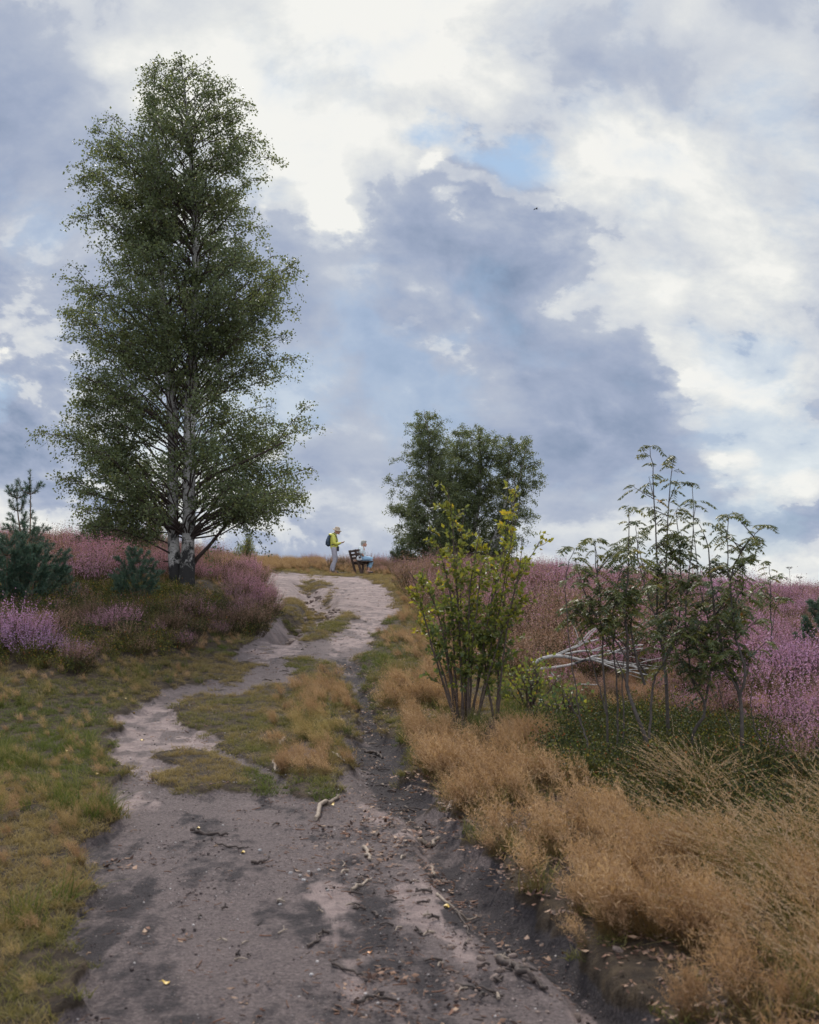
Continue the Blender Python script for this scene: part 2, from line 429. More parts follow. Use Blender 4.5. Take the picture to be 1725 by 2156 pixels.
DARKS = [([(1000, 1815), (1060, 1830), (1140, 1890), (1220, 1980), (1330, 2100), (1560, 2300), (1400, 2300), (1270, 2110), (1180, 2000), (1060, 1960), (980, 1900), (930, 1850)], 1.35, 16),
         ([(740, 1440), (775, 1440), (800, 1510), (870, 1620), (900, 1700), (860, 1700), (800, 1660), (770, 1580), (752, 1500)], 1.1, 10),
         ([(200, 1760), (250, 1740), (330, 1780), (280, 1900), (300, 2010), (420, 2100), (560, 2156), (300, 2400), (60, 2156), (150, 2010)], 0.55, 60),
         ([(640, 1860), (700, 1800), (760, 1790), (700, 1850), (650, 1930), (630, 1990), (610, 1950)], 0.5, 20),
         ([(380, 1700), (440, 1690), (480, 1720), (470, 1756), (420, 1760)], 0.45, 20),
         ([(560, 1660), (600, 1670), (660, 1700), (640, 1712), (580, 1690)], 0.5, 12),
         ([(690, 1380), (760, 1376), (768, 1420), (720, 1420)], 0.5, 12),
         ([(700, 1222), (740, 1232), (760, 1250), (720, 1256), (690, 1240)], 0.45, 8),
         ([(596, 1226), (624, 1240), (640, 1268), (615, 1262), (590, 1244)], 0.3, 8),
         ([(740, 1980), (830, 1960), (900, 1990), (980, 2020), (1060, 2070), (1000, 2110), (900, 2080), (820, 2040), (760, 2030)], 0.6, 30),
         ([(700, 1720), (860, 1750), (960, 1800), (900, 1830), (760, 1770), (640, 1760)], 0.35, 25),
         ([(690, 1840), (820, 1860), (900, 1940), (860, 1990), (760, 1960), (700, 1910)], 0.45, 30),
         ([(350, 2060), (700, 2060), (1100, 2156), (1100, 2500), (300, 2500)], 0.5, 60)]
PALES = [[(840, 1830), (912, 1812), (960, 1870), (1000, 1935), (1040, 2000), (985, 2010), (925, 1950), (870, 1890)],
         [(1090, 1985), (1170, 2000), (1230, 2060), (1290, 2130), (1390, 2220), (1500, 2400), (1280, 2400), (1180, 2130), (1110, 2050)],
         [(770, 1650), (830, 1660), (868, 1720), (890, 1780), (860, 1790), (810, 1745), (770, 1700)],
         [(640, 1880), (690, 1845), (760, 1850), (770, 1890), (720, 1930), (725, 1990), (800, 2070), (860, 2110), (740, 2100), (660, 2020), (635, 1940)],
         [(240, 1500), (330, 1465), (450, 1470), (450, 1565), (330, 1610), (330, 1690), (250, 1690)],
         [(760, 1220), (830, 1245), (836, 1290), (780, 1350), (700, 1380), (690, 1340), (750, 1290), (740, 1250)],
         [(560, 1340), (620, 1336), (640, 1380), (540, 1400), (520, 1370)], [(780, 1780), (820, 1770), (890, 1800), (890, 1830), (830, 1810)]]
def ground_masks(x, y):
    X, Y = ground_D(x, y)
    near = y < 1.0
    far = sstep(15, 30, y)
    # broken edges
    s = 0.55
    jx = (fbm(x * 2.1, y * 2.1, 21, 4) - 0.5); jy = (fbm(x * 2.1, y * 2.1, 31, 4) - 0.5)
    sc = FD / np.maximum(y, 1.5)
    Xj = X + jx * sc * 0.50; Yj = Y + jy * sc * 0.16
    track = pmask(TRACK, Xj, Yj, 9)
    isl = np.zeros(x.shape)
    for P in ISLANDS: isl = np.maximum(isl, pmask(P, Xj, Yj, 9))
    patch = sstep(0.56, 0.70, fbm(x * 1.3, y * 1.0, 77, 4)) * 0.55
    bare = track * (1 - isl)
    # worn, thinly sanded spots in the turf between the two branches
    for (cx, cy, rx, ry) in ((600, 1425, 46, 22), (600, 1480, 24, 7), (530, 1420, 30, 14), (250, 1700, 40, 60), (480, 1455, 40, 12), (640, 1590, 40, 20), (560, 1390, 60, 16)):
        bare = np.maximum(bare, track * sstep(1.25, 0.6, np.hypot((Xj - cx) / rx, (Yj - cy) / ry)) * 0.85)
    dark = np.zeros(x.shape)
    for P, w, sf in DARKS: dark = np.maximum(dark, w * pmask(P, Xj, Yj, sf))
    dark = dark + 0.35 * pmask(RUT, Xj, Yj, 12)
    pale = np.zeros(x.shape)
    for P in PALES: pale = np.maximum(pale, pmask(P, Xj, Yj, 14))
    pale = pale * (0.25 + 0.75 * sstep(0.36, 0.52, fbm(x * 6.5, y * 5.0, 91, 4)))
    pale = np.maximum(pale, far * 0.75)
    gul = pmask(GULLY, Xj, Yj, 7)
    n = fbm(x * 3.0, y * 2.2, 5, 5)
    dark = dark * (0.55 + 0.9 * n) + 0.35 * sstep(0.5, 0.72, fbm(x * 5, y * 3.4, 15, 4)) * pmask(RUT, X, Y, 20)
    dark = dark + 0.42 * sstep(0.55, 0.72, fbm(x * 2.2 + 0.5 * y, y * 0.7, 25, 4)) * sstep(9, 6, y) * track
    dark = np.clip(dark, 0, 1) * (1 - 0.75 * pale * sstep(0.35, 0.6, n + 0.1))
    bare = np.where(near, 1.0, bare)
    return dict(X=X, Y=Y, track=track, isl=isl, bare=np.clip(bare, 0, 1), dark=np.where(near, .4, dark), pale=pale, gul=gul, patch=patch)
def relief(x, y, M, fine=True):
    z = h_base(x, y)
    z = z - 0.035 * M['bare'] * sstep(1, 3, y)
    z = z - 0.10 * pmask(RUT, M['X'], M['Y'], 26) * sstep(2, 4, y)
    z = z - 0.30 * pmask(GULLY, M['X'], M['Y'], 14)
    z = z + 0.025 * M['isl'] + 0.045 * (1 - M['track'])
    if fine:
        near = 1 - sstep(14, 40, y)
        b = 0.4 + 0.6 * M['bare']
        z = z + 0.040 * (fbm(x * 2.2, y * 1.7, 41, 4) - 0.5) * b
        z = z + 0.022 * (fbm(x * 9, y * 7, 51, 3) - 0.5) * near
        z = z + 0.030 * (abs(fbm(x * 4 + 3 * y, y * 1.2, 61, 3) - 0.5)) * M['bare'] * near
        z = z + 0.05 * (fbm(x * 5, y * 5, 71, 3) - 0.5) * M['gul']
    return z
def H(x, y):
    """final ground height at points"""
    x = np.atleast_1d(np.asarray(x, float)); y = np.atleast_1d(np.asarray(y, float))
    M = ground_masks(x, y); return relief(x, y, M)
def h1(x, y): return float(H(x, y)[0])
def hit(X, Y, rise=0.0):
    """ground point seen at picture point (X, Y)"""
    d = ray(X, Y); tt = np.concatenate([np.linspace(2, 30, 1400), np.linspace(30, 90, 800)])
    P = np.array([0, 0, EYE]) + tt[:, None] * d
    below = P[:, 2] - rise < h_base(P[:, 0], P[:, 1]) - 0.02
    i = int(np.argmax(below)) if below.any() else len(tt) - 1
    return P[i]
def at(X, dist):
    """ground point in picture column X at forward distance dist"""
    x = (X - 862.5) / FD * (dist * CP + (1.0) * SP)
    return np.array([x, dist, h1(x, dist)])
def pt(X, Y, dist):
    """point in space at picture point (X, Y), forward distance dist"""
    d = ray(X, Y); return np.array([0, 0, EYE]) + d * (dist / d[1])

ys = np.concatenate([np.linspace(-25, 2.0, 40)[:-1], 2.0 * (400 / 2.0) ** np.linspace(0, 1, 900) ** 1.0])
# finer rows where the slope is seen flat-on
s_ = np.linspace(-1, 1, 860)
XS = np.sign(s_) * (0.72 * abs(s_) + 0.28 * abs(s_) ** 4)
yy_, ss_ = np.meshgrid(ys, XS, indexing='ij')
xx_ = ss_ * (4.5 + 0.62 * np.maximum(yy_, 0) + 0.9 * np.maximum(-yy_, 0))
TM = ground_masks(xx_.ravel(), yy_.ravel())
zz_ = relief(xx_.ravel(), yy_.ravel(), TM)
V = np.c_[xx_.ravel(), yy_.ravel(), zz_]
nr, nc = len(ys), len(XS)
i = np.arange(nr - 1)[:, None] * nc; j = np.arange(nc - 1)[None, :]
F = np.stack([i + j, i + j + 1, i + nc + j + 1, i + nc + j], -1).reshape(-1, 4)

def ground_material():
    m, t = material('heath_soil')
    geo = t.n('ShaderNodeNewGeometry'); pos = geo.outputs['Position']
    bare = t.attr('bare'); dark = t.attr('dark'); pale = t.attr('pale'); gul = t.attr('gully')
    na = t.noise(pos, 1.6, 5, 0.6); nb = t.noise(pos, 9.0, 6, 0.65); nc_ = t.noise(pos, 60.0, 5, 0.7); nd = t.noise(pos, 260.0, 3, 0.7)
    sp = t.n('ShaderNodeMapping', ins={'Vector': pos, 'Scale': (1.0, 0.25, 1.0)}).outputs[0]
    streak = t.noise(sp, 5.0, 6, 0.62, dist=0.8)
    sand = t.ramp(t.mapr(nb, 0.3, 0.7, 0, 1, False), [(0.0, (0.220, 0.166, 0.160)), (0.45, (0.350, 0.268, 0.252)), (1.0, (0.460, 0.362, 0.335))])
    grey = t.ramp(t.mapr(nc_, 0.3, 0.7, 0, 1, False), [(0.0, (0.062, 0.050, 0.052)), (0.6, (0.180, 0.142, 0.138)), (1.0, (0.290, 0.232, 0.220))])
    sandm = t.math('ADD', t.math('MULTIPLY', pale, 0.95), t.mapr(na, 0.42, 0.66, -0.25, 0.22))
    c = t.mix(t.mapr(sandm, 0.0, 1.0, 0.0, 1.0), grey, sand)
    hum = t.ramp(t.mapr(nc_, 0.3, 0.7, 0, 1, False), [(0.0, (0.010, 0.009, 0.011)), (0.6, (0.028, 0.025, 0.030)), (1.0, (0.070, 0.060, 0.063))])
    dm = t.math('ADD', dark, t.math('MULTIPLY', t.math('SUBTRACT', streak, 0.5), 2.3))
    dm = t.math('ADD', dm, t.math('MULTIPLY', t.math('SUBTRACT', nb, 0.5), 1.7))
    c = t.mix(t.mapr(dm, 0.16, 0.80, 0.0, 0.96), c, hum)
    # grit
    vo = t.n('ShaderNodeTexVoronoi', feature='F1', ins={'Vector': pos, 'Scale': 55.0, 'Randomness': 1.0})
    gs = t.math('MULTIPLY', t.mapr(vo.outputs['Distance'], 0.16, 0.28, 1.0, 0.0), t.mapr(t.noise(pos, 4.0, 3, 0.6), 0.50, 0.66))
    gcol = t.ramp(t.n('ShaderNodeSeparateXYZ', ins={0: vo.outputs['Color']}).outputs[0], [(0, (0.05, 0.035, 0.03)), (0.5, (0.16, 0.115, 0.10)), (0.8, (0.30, 0.235, 0.20)), (1.0, (0.55, 0.50, 0.46))])
    c = t.mix(t.math('MULTIPLY', gs, 0.85), c, gcol)
    c = t.mix(t.mapr(nd, 0.42, 0.62, 0.0, 0.55), c, (0.085, 0.066, 0.066))
    # under the plants: dark litter and moss
    lit = t.ramp(t.mapr(nb, 0.3, 0.7, 0, 1, False), [(0.0, (0.018, 0.012, 0.009)), (0.5, (0.046, 0.031, 0.020)), (1.0, (0.100, 0.070, 0.042))])
    bm = t.math('ADD', bare, t.math('MULTIPLY', t.math('SUBTRACT', nb, 0.5), 0.9))
    c = t.mix(t.mapr(bm, 0.30, 0.62), lit, c)
    h = t.math('ADD', t.math('MULTIPLY', nb, 0.6), t.math('MULTIPLY', nc_, 0.25))
    h = t.math('ADD', h, t.math('MULTIPLY', nd, 0.08))
    h = t.math('ADD', h, t.math('MULTIPLY', gs, 0.10))
    bp = t.n('ShaderNodeBump', ins={'Height': h, 'Strength': 1.0, 'Distance': 0.085})
    b = t.n('ShaderNodeBsdfPrincipled', ins={'Base Color': c, 'Roughness': 0.95, 'Specular IOR Level': 0.25, 'Normal': bp.outputs[0]})
    t.n('ShaderNodeOutputMaterial', ins={0: b.outputs[0]})
    return m
gg = Geo(); gg.add(V, F, 0.0)
ground = gg.obj('ground', ground_material())
for nm, a in (('bare', TM['bare']), ('dark', TM['dark']), ('pale', TM['pale']), ('gully', TM['gul'])):
    at_ = ground.data.attributes.new(nm, 'FLOAT', 'POINT'); at_.data.foreach_set('value', np.asarray(a, np.float32))
tag(ground, 'sandy and peaty ground of the heath rising to the crest', kind='structure')
# ================================================================ PLANT MATERIALS
def plant_material(name, build, trans=0.35, rough=0.6, spec=0.2):
    m, t = material(name)
    c = build(t)
    df = t.n('ShaderNodeBsdfPrincipled', ins={'Base Color': c, 'Roughness': rough, 'Specular IOR Level': spec})
    tr = t.n('ShaderNodeBsdfTranslucent', ins={'Color': t.mix(1.0, c, (1.15, 1.1, 0.75), 'MULTIPLY')})
    mx = t.n('ShaderNodeMixShader', ins={0: trans, 1: df.outputs[0], 2: tr.outputs[0]})
    t.n('ShaderNodeOutputMaterial', ins={0: mx.outputs[0]})
    return m
def inst(t, n): return t.attr(n, 'INSTANCER')
def mat_heather(t):
    tone = t.attr('tone'); bloom = inst(t, 'bloom'); hue = inst(t, 'hue')
    rnd = t.n('ShaderNodeObjectInfo').outputs['Random']
    foli = t.ramp(tone, [(0.0, (0.055, 0.036, 0.024)), (0.28, (0.085, 0.055, 0.036)), (0.34, (0.040, 0.050, 0.018)), (0.6, (0.100, 0.096, 0.036))])
    foli = t.mix(t.math('MULTIPLY', rnd, 0.35), foli, (0.115, 0.070, 0.040))
    k = t.mapr(tone, 0.62, 1.0, 0.0, 1.0, False)
    pink = t.mix(hue, (0.370, 0.175, 0.250), (0.300, 0.165, 0.310))
    pink = t.mix(k, pink, t.mix(hue, (0.520, 0.275, 0.385), (0.420, 0.250, 0.450)))
    dead = t.mix(k, (0.185, 0.100, 0.070), (0.40, 0.255, 0.185))
    f = t.mapr(t.math('SUBTRACT', bloom, t.math('MULTIPLY', k, 0.6)), -0.12, 0.28, 0.0, 1.0)
    fl = t.mix(f, dead, pink)
    isf = t.math('GREATER_THAN', tone, 0.61)
    c = t.mix(isf, foli, fl)
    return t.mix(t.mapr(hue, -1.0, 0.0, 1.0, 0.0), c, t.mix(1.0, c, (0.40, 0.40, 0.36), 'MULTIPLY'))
def mat_bent(t):
    tone = t.attr('tone'); hue = inst(t, 'hue'); rnd = t.n('ShaderNodeObjectInfo').outputs['Random']
    tan = t.ramp(tone, [(0.0, (0.10, 0.085, 0.030)), (0.3, (0.16, 0.100, 0.045)), (0.55, (0.30, 0.185, 0.098)), (1.0, (0.57, 0.390, 0.242))])
    grn = t.ramp(tone, [(0.0, (0.075, 0.095, 0.022)), (0.4, (0.17, 0.180, 0.050)), (1.0, (0.44, 0.330, 0.150))])
    pnk = t.ramp(tone, [(0.0, (0.12, 0.075, 0.04)), (0.4, (0.25, 0.150, 0.095)), (1.0, (0.47, 0.290, 0.215))])
    c = t.mix(t.mapr(hue, 0.0, 0.5, 1.0, 0.0), tan, grn)
    c = t.mix(t.mapr(hue, 0.6, 1.0, 0.0, 1.0), c, pnk)
    return t.mix(t.math('MULTIPLY', rnd, 0.8), c, t.mix(1.0, c, (0.55, 0.47, 0.42), 'MULTIPLY'))
def mat_turf(t):
    tone = t.attr('tone'); hue = inst(t, 'hue'); rnd = t.n('ShaderNodeObjectInfo').outputs['Random']
    tan = t.ramp(tone, [(0.0, (0.11, 0.085, 0.038)), (0.5, (0.31, 0.235, 0.105)), (1.0, (0.47, 0.360, 0.180))])
    grn = t.ramp(tone, [(0.0, (0.040, 0.058, 0.012)), (0.5, (0.115, 0.142, 0.032)), (1.0, (0.250, 0.255, 0.075))])
    f = t.math('SUBTRACT', t.math('MULTIPLY', hue, 1.5), t.math('MULTIPLY', tone, 0.5), clamp=True)
    c = t.mix(f, tan, grn)
    return t.mix(t.math('MULTIPLY', rnd, 0.35), c, t.mix(1.0, c, (0.70, 0.62, 0.60), 'MULTIPLY'))
def mat_arch(t):
    tone = t.attr('tone'); hue = inst(t, 'hue')
    a = t.ramp(tone, [(0.0, (0.055, 0.068, 0.018)), (0.35, (0.16, 0.145, 0.045)), (0.6, (0.25, 0.175, 0.080)), (1.0, (0.50, 0.365, 0.260))])
    return t.mix(t.math('MULTIPLY', hue, 0.5), a, t.mix(1.0, a, (0.72, 0.60, 0.55), 'MULTIPLY'))
def mat_bil(t):
    tone = t.attr('tone'); hue = inst(t, 'hue')
    a = t.ramp(tone, [(0.0, (0.05, 0.035, 0.02)), (0.2, (0.020, 0.026, 0.012)), (0.65, (0.050, 0.060, 0.022)), (0.88, (0.13, 0.14, 0.035)), (1.0, (0.20, 0.07, 0.035))])
    return t.mix(hue, t.mix(1.0, a, (0.75, 0.9, 1.0), 'MULTIPLY'), t.mix(1.0, a, (1.9, 1.55, 1.0), 'MULTIPLY'))
M_HEATHER = plant_material('heather_sprigs', mat_heather, 0.25)
M_BENT = plant_material('dry_bent_grass', mat_bent, 0.35)
M_TURF = plant_material('short_turf', mat_turf, 0.35)
M_ARCH = plant_material('moor_grass', mat_arch, 0.35)
M_BIL = plant_material('bilberry_leaves', mat_bil, 0.3)

# ================================================================ PLANT CLUMPS (prototypes for the ground cover)
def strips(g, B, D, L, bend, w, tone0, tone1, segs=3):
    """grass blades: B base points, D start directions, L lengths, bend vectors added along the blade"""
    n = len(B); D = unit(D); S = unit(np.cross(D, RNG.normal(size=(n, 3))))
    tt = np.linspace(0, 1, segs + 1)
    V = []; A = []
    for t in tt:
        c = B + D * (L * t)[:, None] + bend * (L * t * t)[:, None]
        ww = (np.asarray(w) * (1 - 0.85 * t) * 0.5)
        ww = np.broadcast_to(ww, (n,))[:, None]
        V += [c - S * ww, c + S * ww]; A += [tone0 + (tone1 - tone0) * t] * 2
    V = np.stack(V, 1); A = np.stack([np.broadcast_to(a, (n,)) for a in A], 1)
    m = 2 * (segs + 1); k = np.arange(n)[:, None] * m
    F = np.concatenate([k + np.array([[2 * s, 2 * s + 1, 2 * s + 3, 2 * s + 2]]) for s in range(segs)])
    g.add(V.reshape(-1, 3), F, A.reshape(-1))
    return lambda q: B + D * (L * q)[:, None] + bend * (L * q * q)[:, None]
def rdir(n, spread, lean=(0, 0)):
    a = RNG.random(n) * 2 * math.pi; r = np.sqrt(RNG.random(n)) * spread
    return unit(np.c_[np.cos(a) * r + lean[0], np.sin(a) * r + lean[1], np.ones(n)])
def disc(n, r):
    a = RNG.random(n) * 2 * math.pi; q = np.sqrt(RNG.random(n)) * r
    return np.c_[np.cos(a) * q, np.sin(a) * q, np.zeros(n)]
def heather_clump():
    g = Geo(); n = 40
    B = disc(n, 0.09); D = unit(np.c_[B[:, :2] * 9 + RNG.normal(size=(n, 2)) * 0.18, np.ones(n)])
    L = RNG.uniform(0.22, 0.40, n); bend = np.c_[D[:, :2] * -0.25, np.full(n, 0.15)] + RNG.normal(size=(n, 3)) * 0.08
    f = strips(g, B - [0, 0, .03], D, L, bend, 0.004, 0.0, 0.25, 3)
    for k in range(12):                         # lower, scaly green leaf shoots
        q = RNG.uniform(0.25, 0.75, n); P = f(q)
        leaves(g, P, unit(D + RNG.normal(size=(n, 3)) * 0.7), RNG.uniform(0.02, 0.045, n), 0.14, RNG.uniform(0.30, 0.58, n))
    for s in range(2):                          # the flowering spikes: each stem forks
        off = RNG.normal(size=(n, 3)) * 0.035
        for k in range(9):
            q = 0.60 + 0.44 * (k + RNG.random(n)) / 9
            P = f(q) + off * (q[:, None] - 0.55) * 2.2
            leaves(g, P, unit(D * 0.6 + RNG.normal(size=(n, 3)) * 0.8), RNG.uniform(0.009, 0.016, n), 0.75, RNG.uniform(0.64, 1.0, n))
    return g
def bent_clump(green=False):
    g = Geo(); n = 46
    B = disc(n, 0.07); D = rdir(n, 0.36, (-0.20, 0.02)); L = RNG.uniform(0.22, 0.42, n)
    bend = np.c_[RNG.normal(-0.22, 0.16, n), RNG.normal(0, 0.16, n), RNG.normal(-0.06, 0.05, n)]
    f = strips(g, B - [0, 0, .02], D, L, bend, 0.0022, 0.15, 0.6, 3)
    for k in range(15):
        q = 0.52 + 0.48 * (k + RNG.random(n)) / 15
        ln = 0.052 * (1.25 - q) + 0.008
        leaves(g, f(q), unit(D * 0.8 + RNG.normal(size=(n, 3)) * 0.75), ln * RNG.uniform(0.6, 1.3, n), 0.11, RNG.uniform(0.62, 1.0, n), fold=0)
    nb = 44
    strips(g, disc(nb, 0.08), rdir(nb, 0.9, (-0.1, 0)), RNG.uniform(0.08, 0.20, nb), np.c_[RNG.normal(0, .3, nb), RNG.normal(0, .3, nb), RNG.uniform(-.6, -.1, nb)], 0.0032, 0.0, 0.45, 3)
    return g
def turf_clump():
    g = Geo(); n = 54
    strips(g, disc(n, 0.065) - [0, 0, .006], rdir(n, 0.95, (-0.08, 0)), RNG.uniform(0.025, 0.075, n), np.c_[RNG.normal(0, .35, n), RNG.normal(0, .35, n), RNG.uniform(-.55, 0, n)], 0.0035, 0.0, RNG.uniform(0.4, 1.0, n), 2)
    return g
def meadow_clump():
    g = Geo(); n = 40
    strips(g, disc(n, 0.06) - [0, 0, .01], rdir(n, 0.55, (-0.12, 0)), RNG.uniform(0.10, 0.24, n), np.c_[RNG.normal(-.15, .3, n), RNG.normal(0, .3, n), RNG.uniform(-.5, 0, n)], 0.0042, 0.0, RNG.uniform(0.4, 1.0, n), 3)
    return g
def arch_clump():
    g = Geo(); n = 22
    D = rdir(n, 0.42, (-0.22, -0.05)); L = RNG.uniform(0.50, 0.85, n)
    bend = np.c_[RNG.normal(-0.30, 0.22, n), RNG.normal(-.05, 0.25, n), RNG.uniform(-.42, -.1, n)]
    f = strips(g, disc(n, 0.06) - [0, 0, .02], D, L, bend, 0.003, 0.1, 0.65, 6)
    for k in range(26):
        q = 0.74 + 0.28 * (k + RNG.random(n)) / 26
        tang = unit(D + bend * 2 * q[:, None])
        leaves(g, f(q), unit(tang * 1.6 + RNG.normal(size=(n, 3)) * 0.42), RNG.uniform(0.018, 0.036, n) * (1.5 - q), 0.24, RNG.uniform(0.72, 1.0, n), fold=0)
    nb = 34
    strips(g, disc(nb, 0.08), rdir(nb, 0.7, (-0.15, 0)), RNG.uniform(0.25, 0.5, nb), np.c_[RNG.normal(-.2, .3, nb), RNG.normal(0, .3, nb), RNG.uniform(-.7, -.3, nb)], 0.0055, 0.0, RNG.uniform(0.3, 0.5, nb), 4)
    return g
def bilberry_clump():
    g = Geo(); n = 14
    D = rdir(n, 0.8); L = RNG.uniform(0.12, 0.26, n); bend = RNG.normal(size=(n, 3)) * 0.15
    f = strips(g, disc(n, 0.07) - [0, 0, .02], D, L, bend, 0.003, 0.0, 0.1, 3)
    for k in range(17):
        q = RNG.uniform(0.25, 1.05, n)
        leaves(g, f(q) + RNG.normal(size=(n, 3)) * 0.012, unit(RNG.normal(size=(n, 3)) + [0, 0, 0.5]), RNG.uniform(0.012, 0.024, n), 0.7, np.clip(RNG.normal(0.55, 0.22, n), 0.2, 1.0))
    return g
def litter_clump():
    g = Geo(); n = 16
    leaves(g, disc(n, 0.16) + [0, 0, .008], unit(np.c_[RNG.normal(size=(n, 2)), RNG.uniform(-.1, .5, n)]), RNG.uniform(0.015, 0.045, n), 0.6, RNG.random(n), up=np.array([0, 0, 2.0]))
    return g
def chip_clump():
    g = Geo()
    for k in range(9):
        p = disc(1, 0.2)[0]; a = RNG.random() * 6.28; L = RNG.uniform(0.01, 0.05)
        d = np.array([math.cos(a), math.sin(a), RNG.normal() * 0.15]) * L
        tube(g, [p + [0, 0, .004], p + d * .5 + RNG.normal(size=3) * .002 + [0, 0, .005], p + d + [0, 0, .004]], RNG.uniform(0.001, 0.003), 4, RNG.random())
    return g
def protos(name, fn, k, mat):
    c = bpy.data.collections.new(name)
    for q in range(k):
        o = bpy.data.objects.new('%s_clump_%02d' % (name, q), fn().mesh('%s_clump' % name, mat)); c.objects.link(o)
    return c

def scatter(name, coll, k, P, scale, hue, bloom, label, tiltn=0.10, normal=None, cat='ground cover'):
    n = len(P)
    me = bpy.data.meshes.new(name); me.vertices.add(n); me.vertices.foreach_set('co', np.asarray(P, np.float32).ravel())
    rot = np.c_[RNG.normal(0, tiltn, n), RNG.normal(0, tiltn, n), RNG.normal(0, 0.9 if name == 'moor_grass' else 0.6, n) if name in ('bent_grass', 'moor_grass') else RNG.uniform(0, 6.283, n)]
    for nm, ty, a in (('rot', 'FLOAT_VECTOR', rot), ('scl', 'FLOAT', scale), ('hue', 'FLOAT', hue), ('bloom', 'FLOAT', bloom)):
        at_ = me.attributes.new(nm, ty, 'POINT')
        at_.data.foreach_set('vector' if ty == 'FLOAT_VECTOR' else 'value', np.asarray(a, np.float32).ravel())
    at_ = me.attributes.new('idx', 'INT', 'POINT'); at_.data.foreach_set('value', RNG.integers(0, k, n).astype(np.int32))
    o = bpy.data.objects.new(name, me); COL.objects.link(o)
    ng = bpy.data.node_groups.new(name + '_spread', 'GeometryNodeTree')
    ng.interface.new_socket('Geometry', in_out='INPUT', socket_type='NodeSocketGeometry')
    ng.interface.new_socket('Geometry', in_out='OUTPUT', socket_type='NodeSocketGeometry')
    N = ng.nodes; Lk = ng.links
    gi = N.new('NodeGroupInput'); go = N.new('NodeGroupOutput'); ip = N.new('GeometryNodeInstanceOnPoints')
    ci = N.new('GeometryNodeCollectionInfo'); ci.inputs[0].default_value = coll
    ci.inputs['Separate Children'].default_value = True; ci.inputs['Reset Children'].default_value = True
    def na(nm, ty):
        a = N.new('GeometryNodeInputNamedAttribute'); a.data_type = ty; a.inputs[0].default_value = nm; return a.outputs[0]
    Lk.new(gi.outputs[0], ip.inputs['Points']); Lk.new(ci.outputs[0], ip.inputs['Instance'])
    ip.inputs['Pick Instance'].default_value = True
    Lk.new(na('idx', 'INT'), ip.inputs['Instance Index'])
    er = N.new('FunctionNodeEulerToRotation'); Lk.new(na('rot', 'FLOAT_VECTOR'), er.inputs[0]); Lk.new(er.outputs[0], ip.inputs['Rotation'])
    Lk.new(na('scl', 'FLOAT'), ip.inputs['Scale'])
    Lk.new(ip.outputs[0], go.inputs[0])
    md = o.modifiers.new('spread', 'NODES'); md.node_group = ng
    tag(o, label, None, None, 'stuff')
    return o

# ================================================================ WHERE THE GROUND COVER GROWS
def cand(dens, y0, y1, yref, pw, side=0.50):
    """candidate roots: dens per square metre up to yref, thinning beyond"""
    yb = np.linspace(y0, y1, 400); wd = 2 * (1.5 + side * yb)
    dd = dens * np.minimum(1, (yref / yb)) ** pw
    tot = np.trapezoid(wd * dd, yb) if hasattr(np, 'trapezoid') else np.trapz(wd * dd, yb)
    cdf = np.cumsum(wd * dd); cdf /= cdf[-1]
    n = int(tot); y = np.interp(RNG.random(n), cdf, yb)
    x = (RNG.random(n) * 2 - 1) * (1.5 + side * y)
    return x, y
HEA_L = [(-900, 1110), (150, 1128), (340, 1150), (420, 1180), (520, 1196), (562, 1222), (586, 1262), (588, 1290), (560, 1326), (520, 1345), (440, 1366), (340, 1386), (200, 1398), (120, 1424), (-900, 1440)]
PINK_L = [(-900, 1150), (150, 1156), (420, 1192), (560, 1228), (586, 1290), (480, 1290), (400, 1250), (300, 1236), (-900, 1236)]
PINK_L2 = [(420, 1262), (560, 1272), (520, 1318), (400, 1310)]
LILAC = [(-500, 1385), (110, 1378), (150, 1396), (130, 1416), (90, 1428), (-500, 1450)]
BIL_L = [(-300, 1236), (230, 1242), (330, 1232), (400, 1246), (480, 1296), (400, 1306), (200, 1312), (-300, 1304)]
HEA_R = [(655, 1166), (900, 1186), (1100, 1206), (1400, 1222), (2600, 1240), (2600, 2100), (1900, 1680), (1725, 1600), (1640, 1560), (1500, 1540), (1250, 1505), (1190, 1470), (1080, 1436), (980, 1410), (925, 1340), (885, 1260), (860, 1222), (780, 1200), (700, 1196)]
HEA_R2 = [(1610, 1600), (1760, 1600), (2300, 1700), (2300, 1800), (1725, 1690), (1640, 1660)]
BRIGHT_R = [[(1130, 1215), (1290, 1215), (1340, 1260), (1300, 1310), (1180, 1290)], [(1420, 1370), (1800, 1340), (2500, 1400), (2500, 1700), (1725, 1580), (1600, 1550), (1520, 1480)], [(1180, 1440), (1260, 1440), (1270, 1490), (1190, 1490)], [(1440, 1240), (1725, 1250), (1725, 1320), (1500, 1300)]]
TAN_R = [(796, 1450), (838, 1400), (900, 1372), (965, 1410), (950, 1490), (1080, 1536), (1180, 1556), (1225, 1640), (1290, 1765), (1480, 1790), (1725, 1850), (2600, 1900), (2600, 4200), (1760, 2420), (1420, 2120), (1300, 2015), (1185, 1915), (1095, 1825), (990, 1735), (905, 1645), (850, 1570)]
TAN_I = [[(610, 1446), (735, 1425), (742, 1500), (738, 1590), (690, 1600), (600, 1560), (586, 1490)], [(560, 1560), (735, 1590), (735, 1650), (640, 1650), (570, 1600)]]
TAN_C = [(400, 1146), (560, 1146), (700, 1172), (690, 1196), (640, 1206), (566, 1206), (500, 1202), (420, 1186)]
TAN_L = [[(-900, 1436), (100, 1424), (330, 1400), (420, 1366), (520, 1334), (524, 1364), (420, 1392), (300, 1420), (150, 1470), (-900, 1560)], [(-900, 1600), (190, 1620), (215, 1720), (190, 1800), (-900, 1850)]]
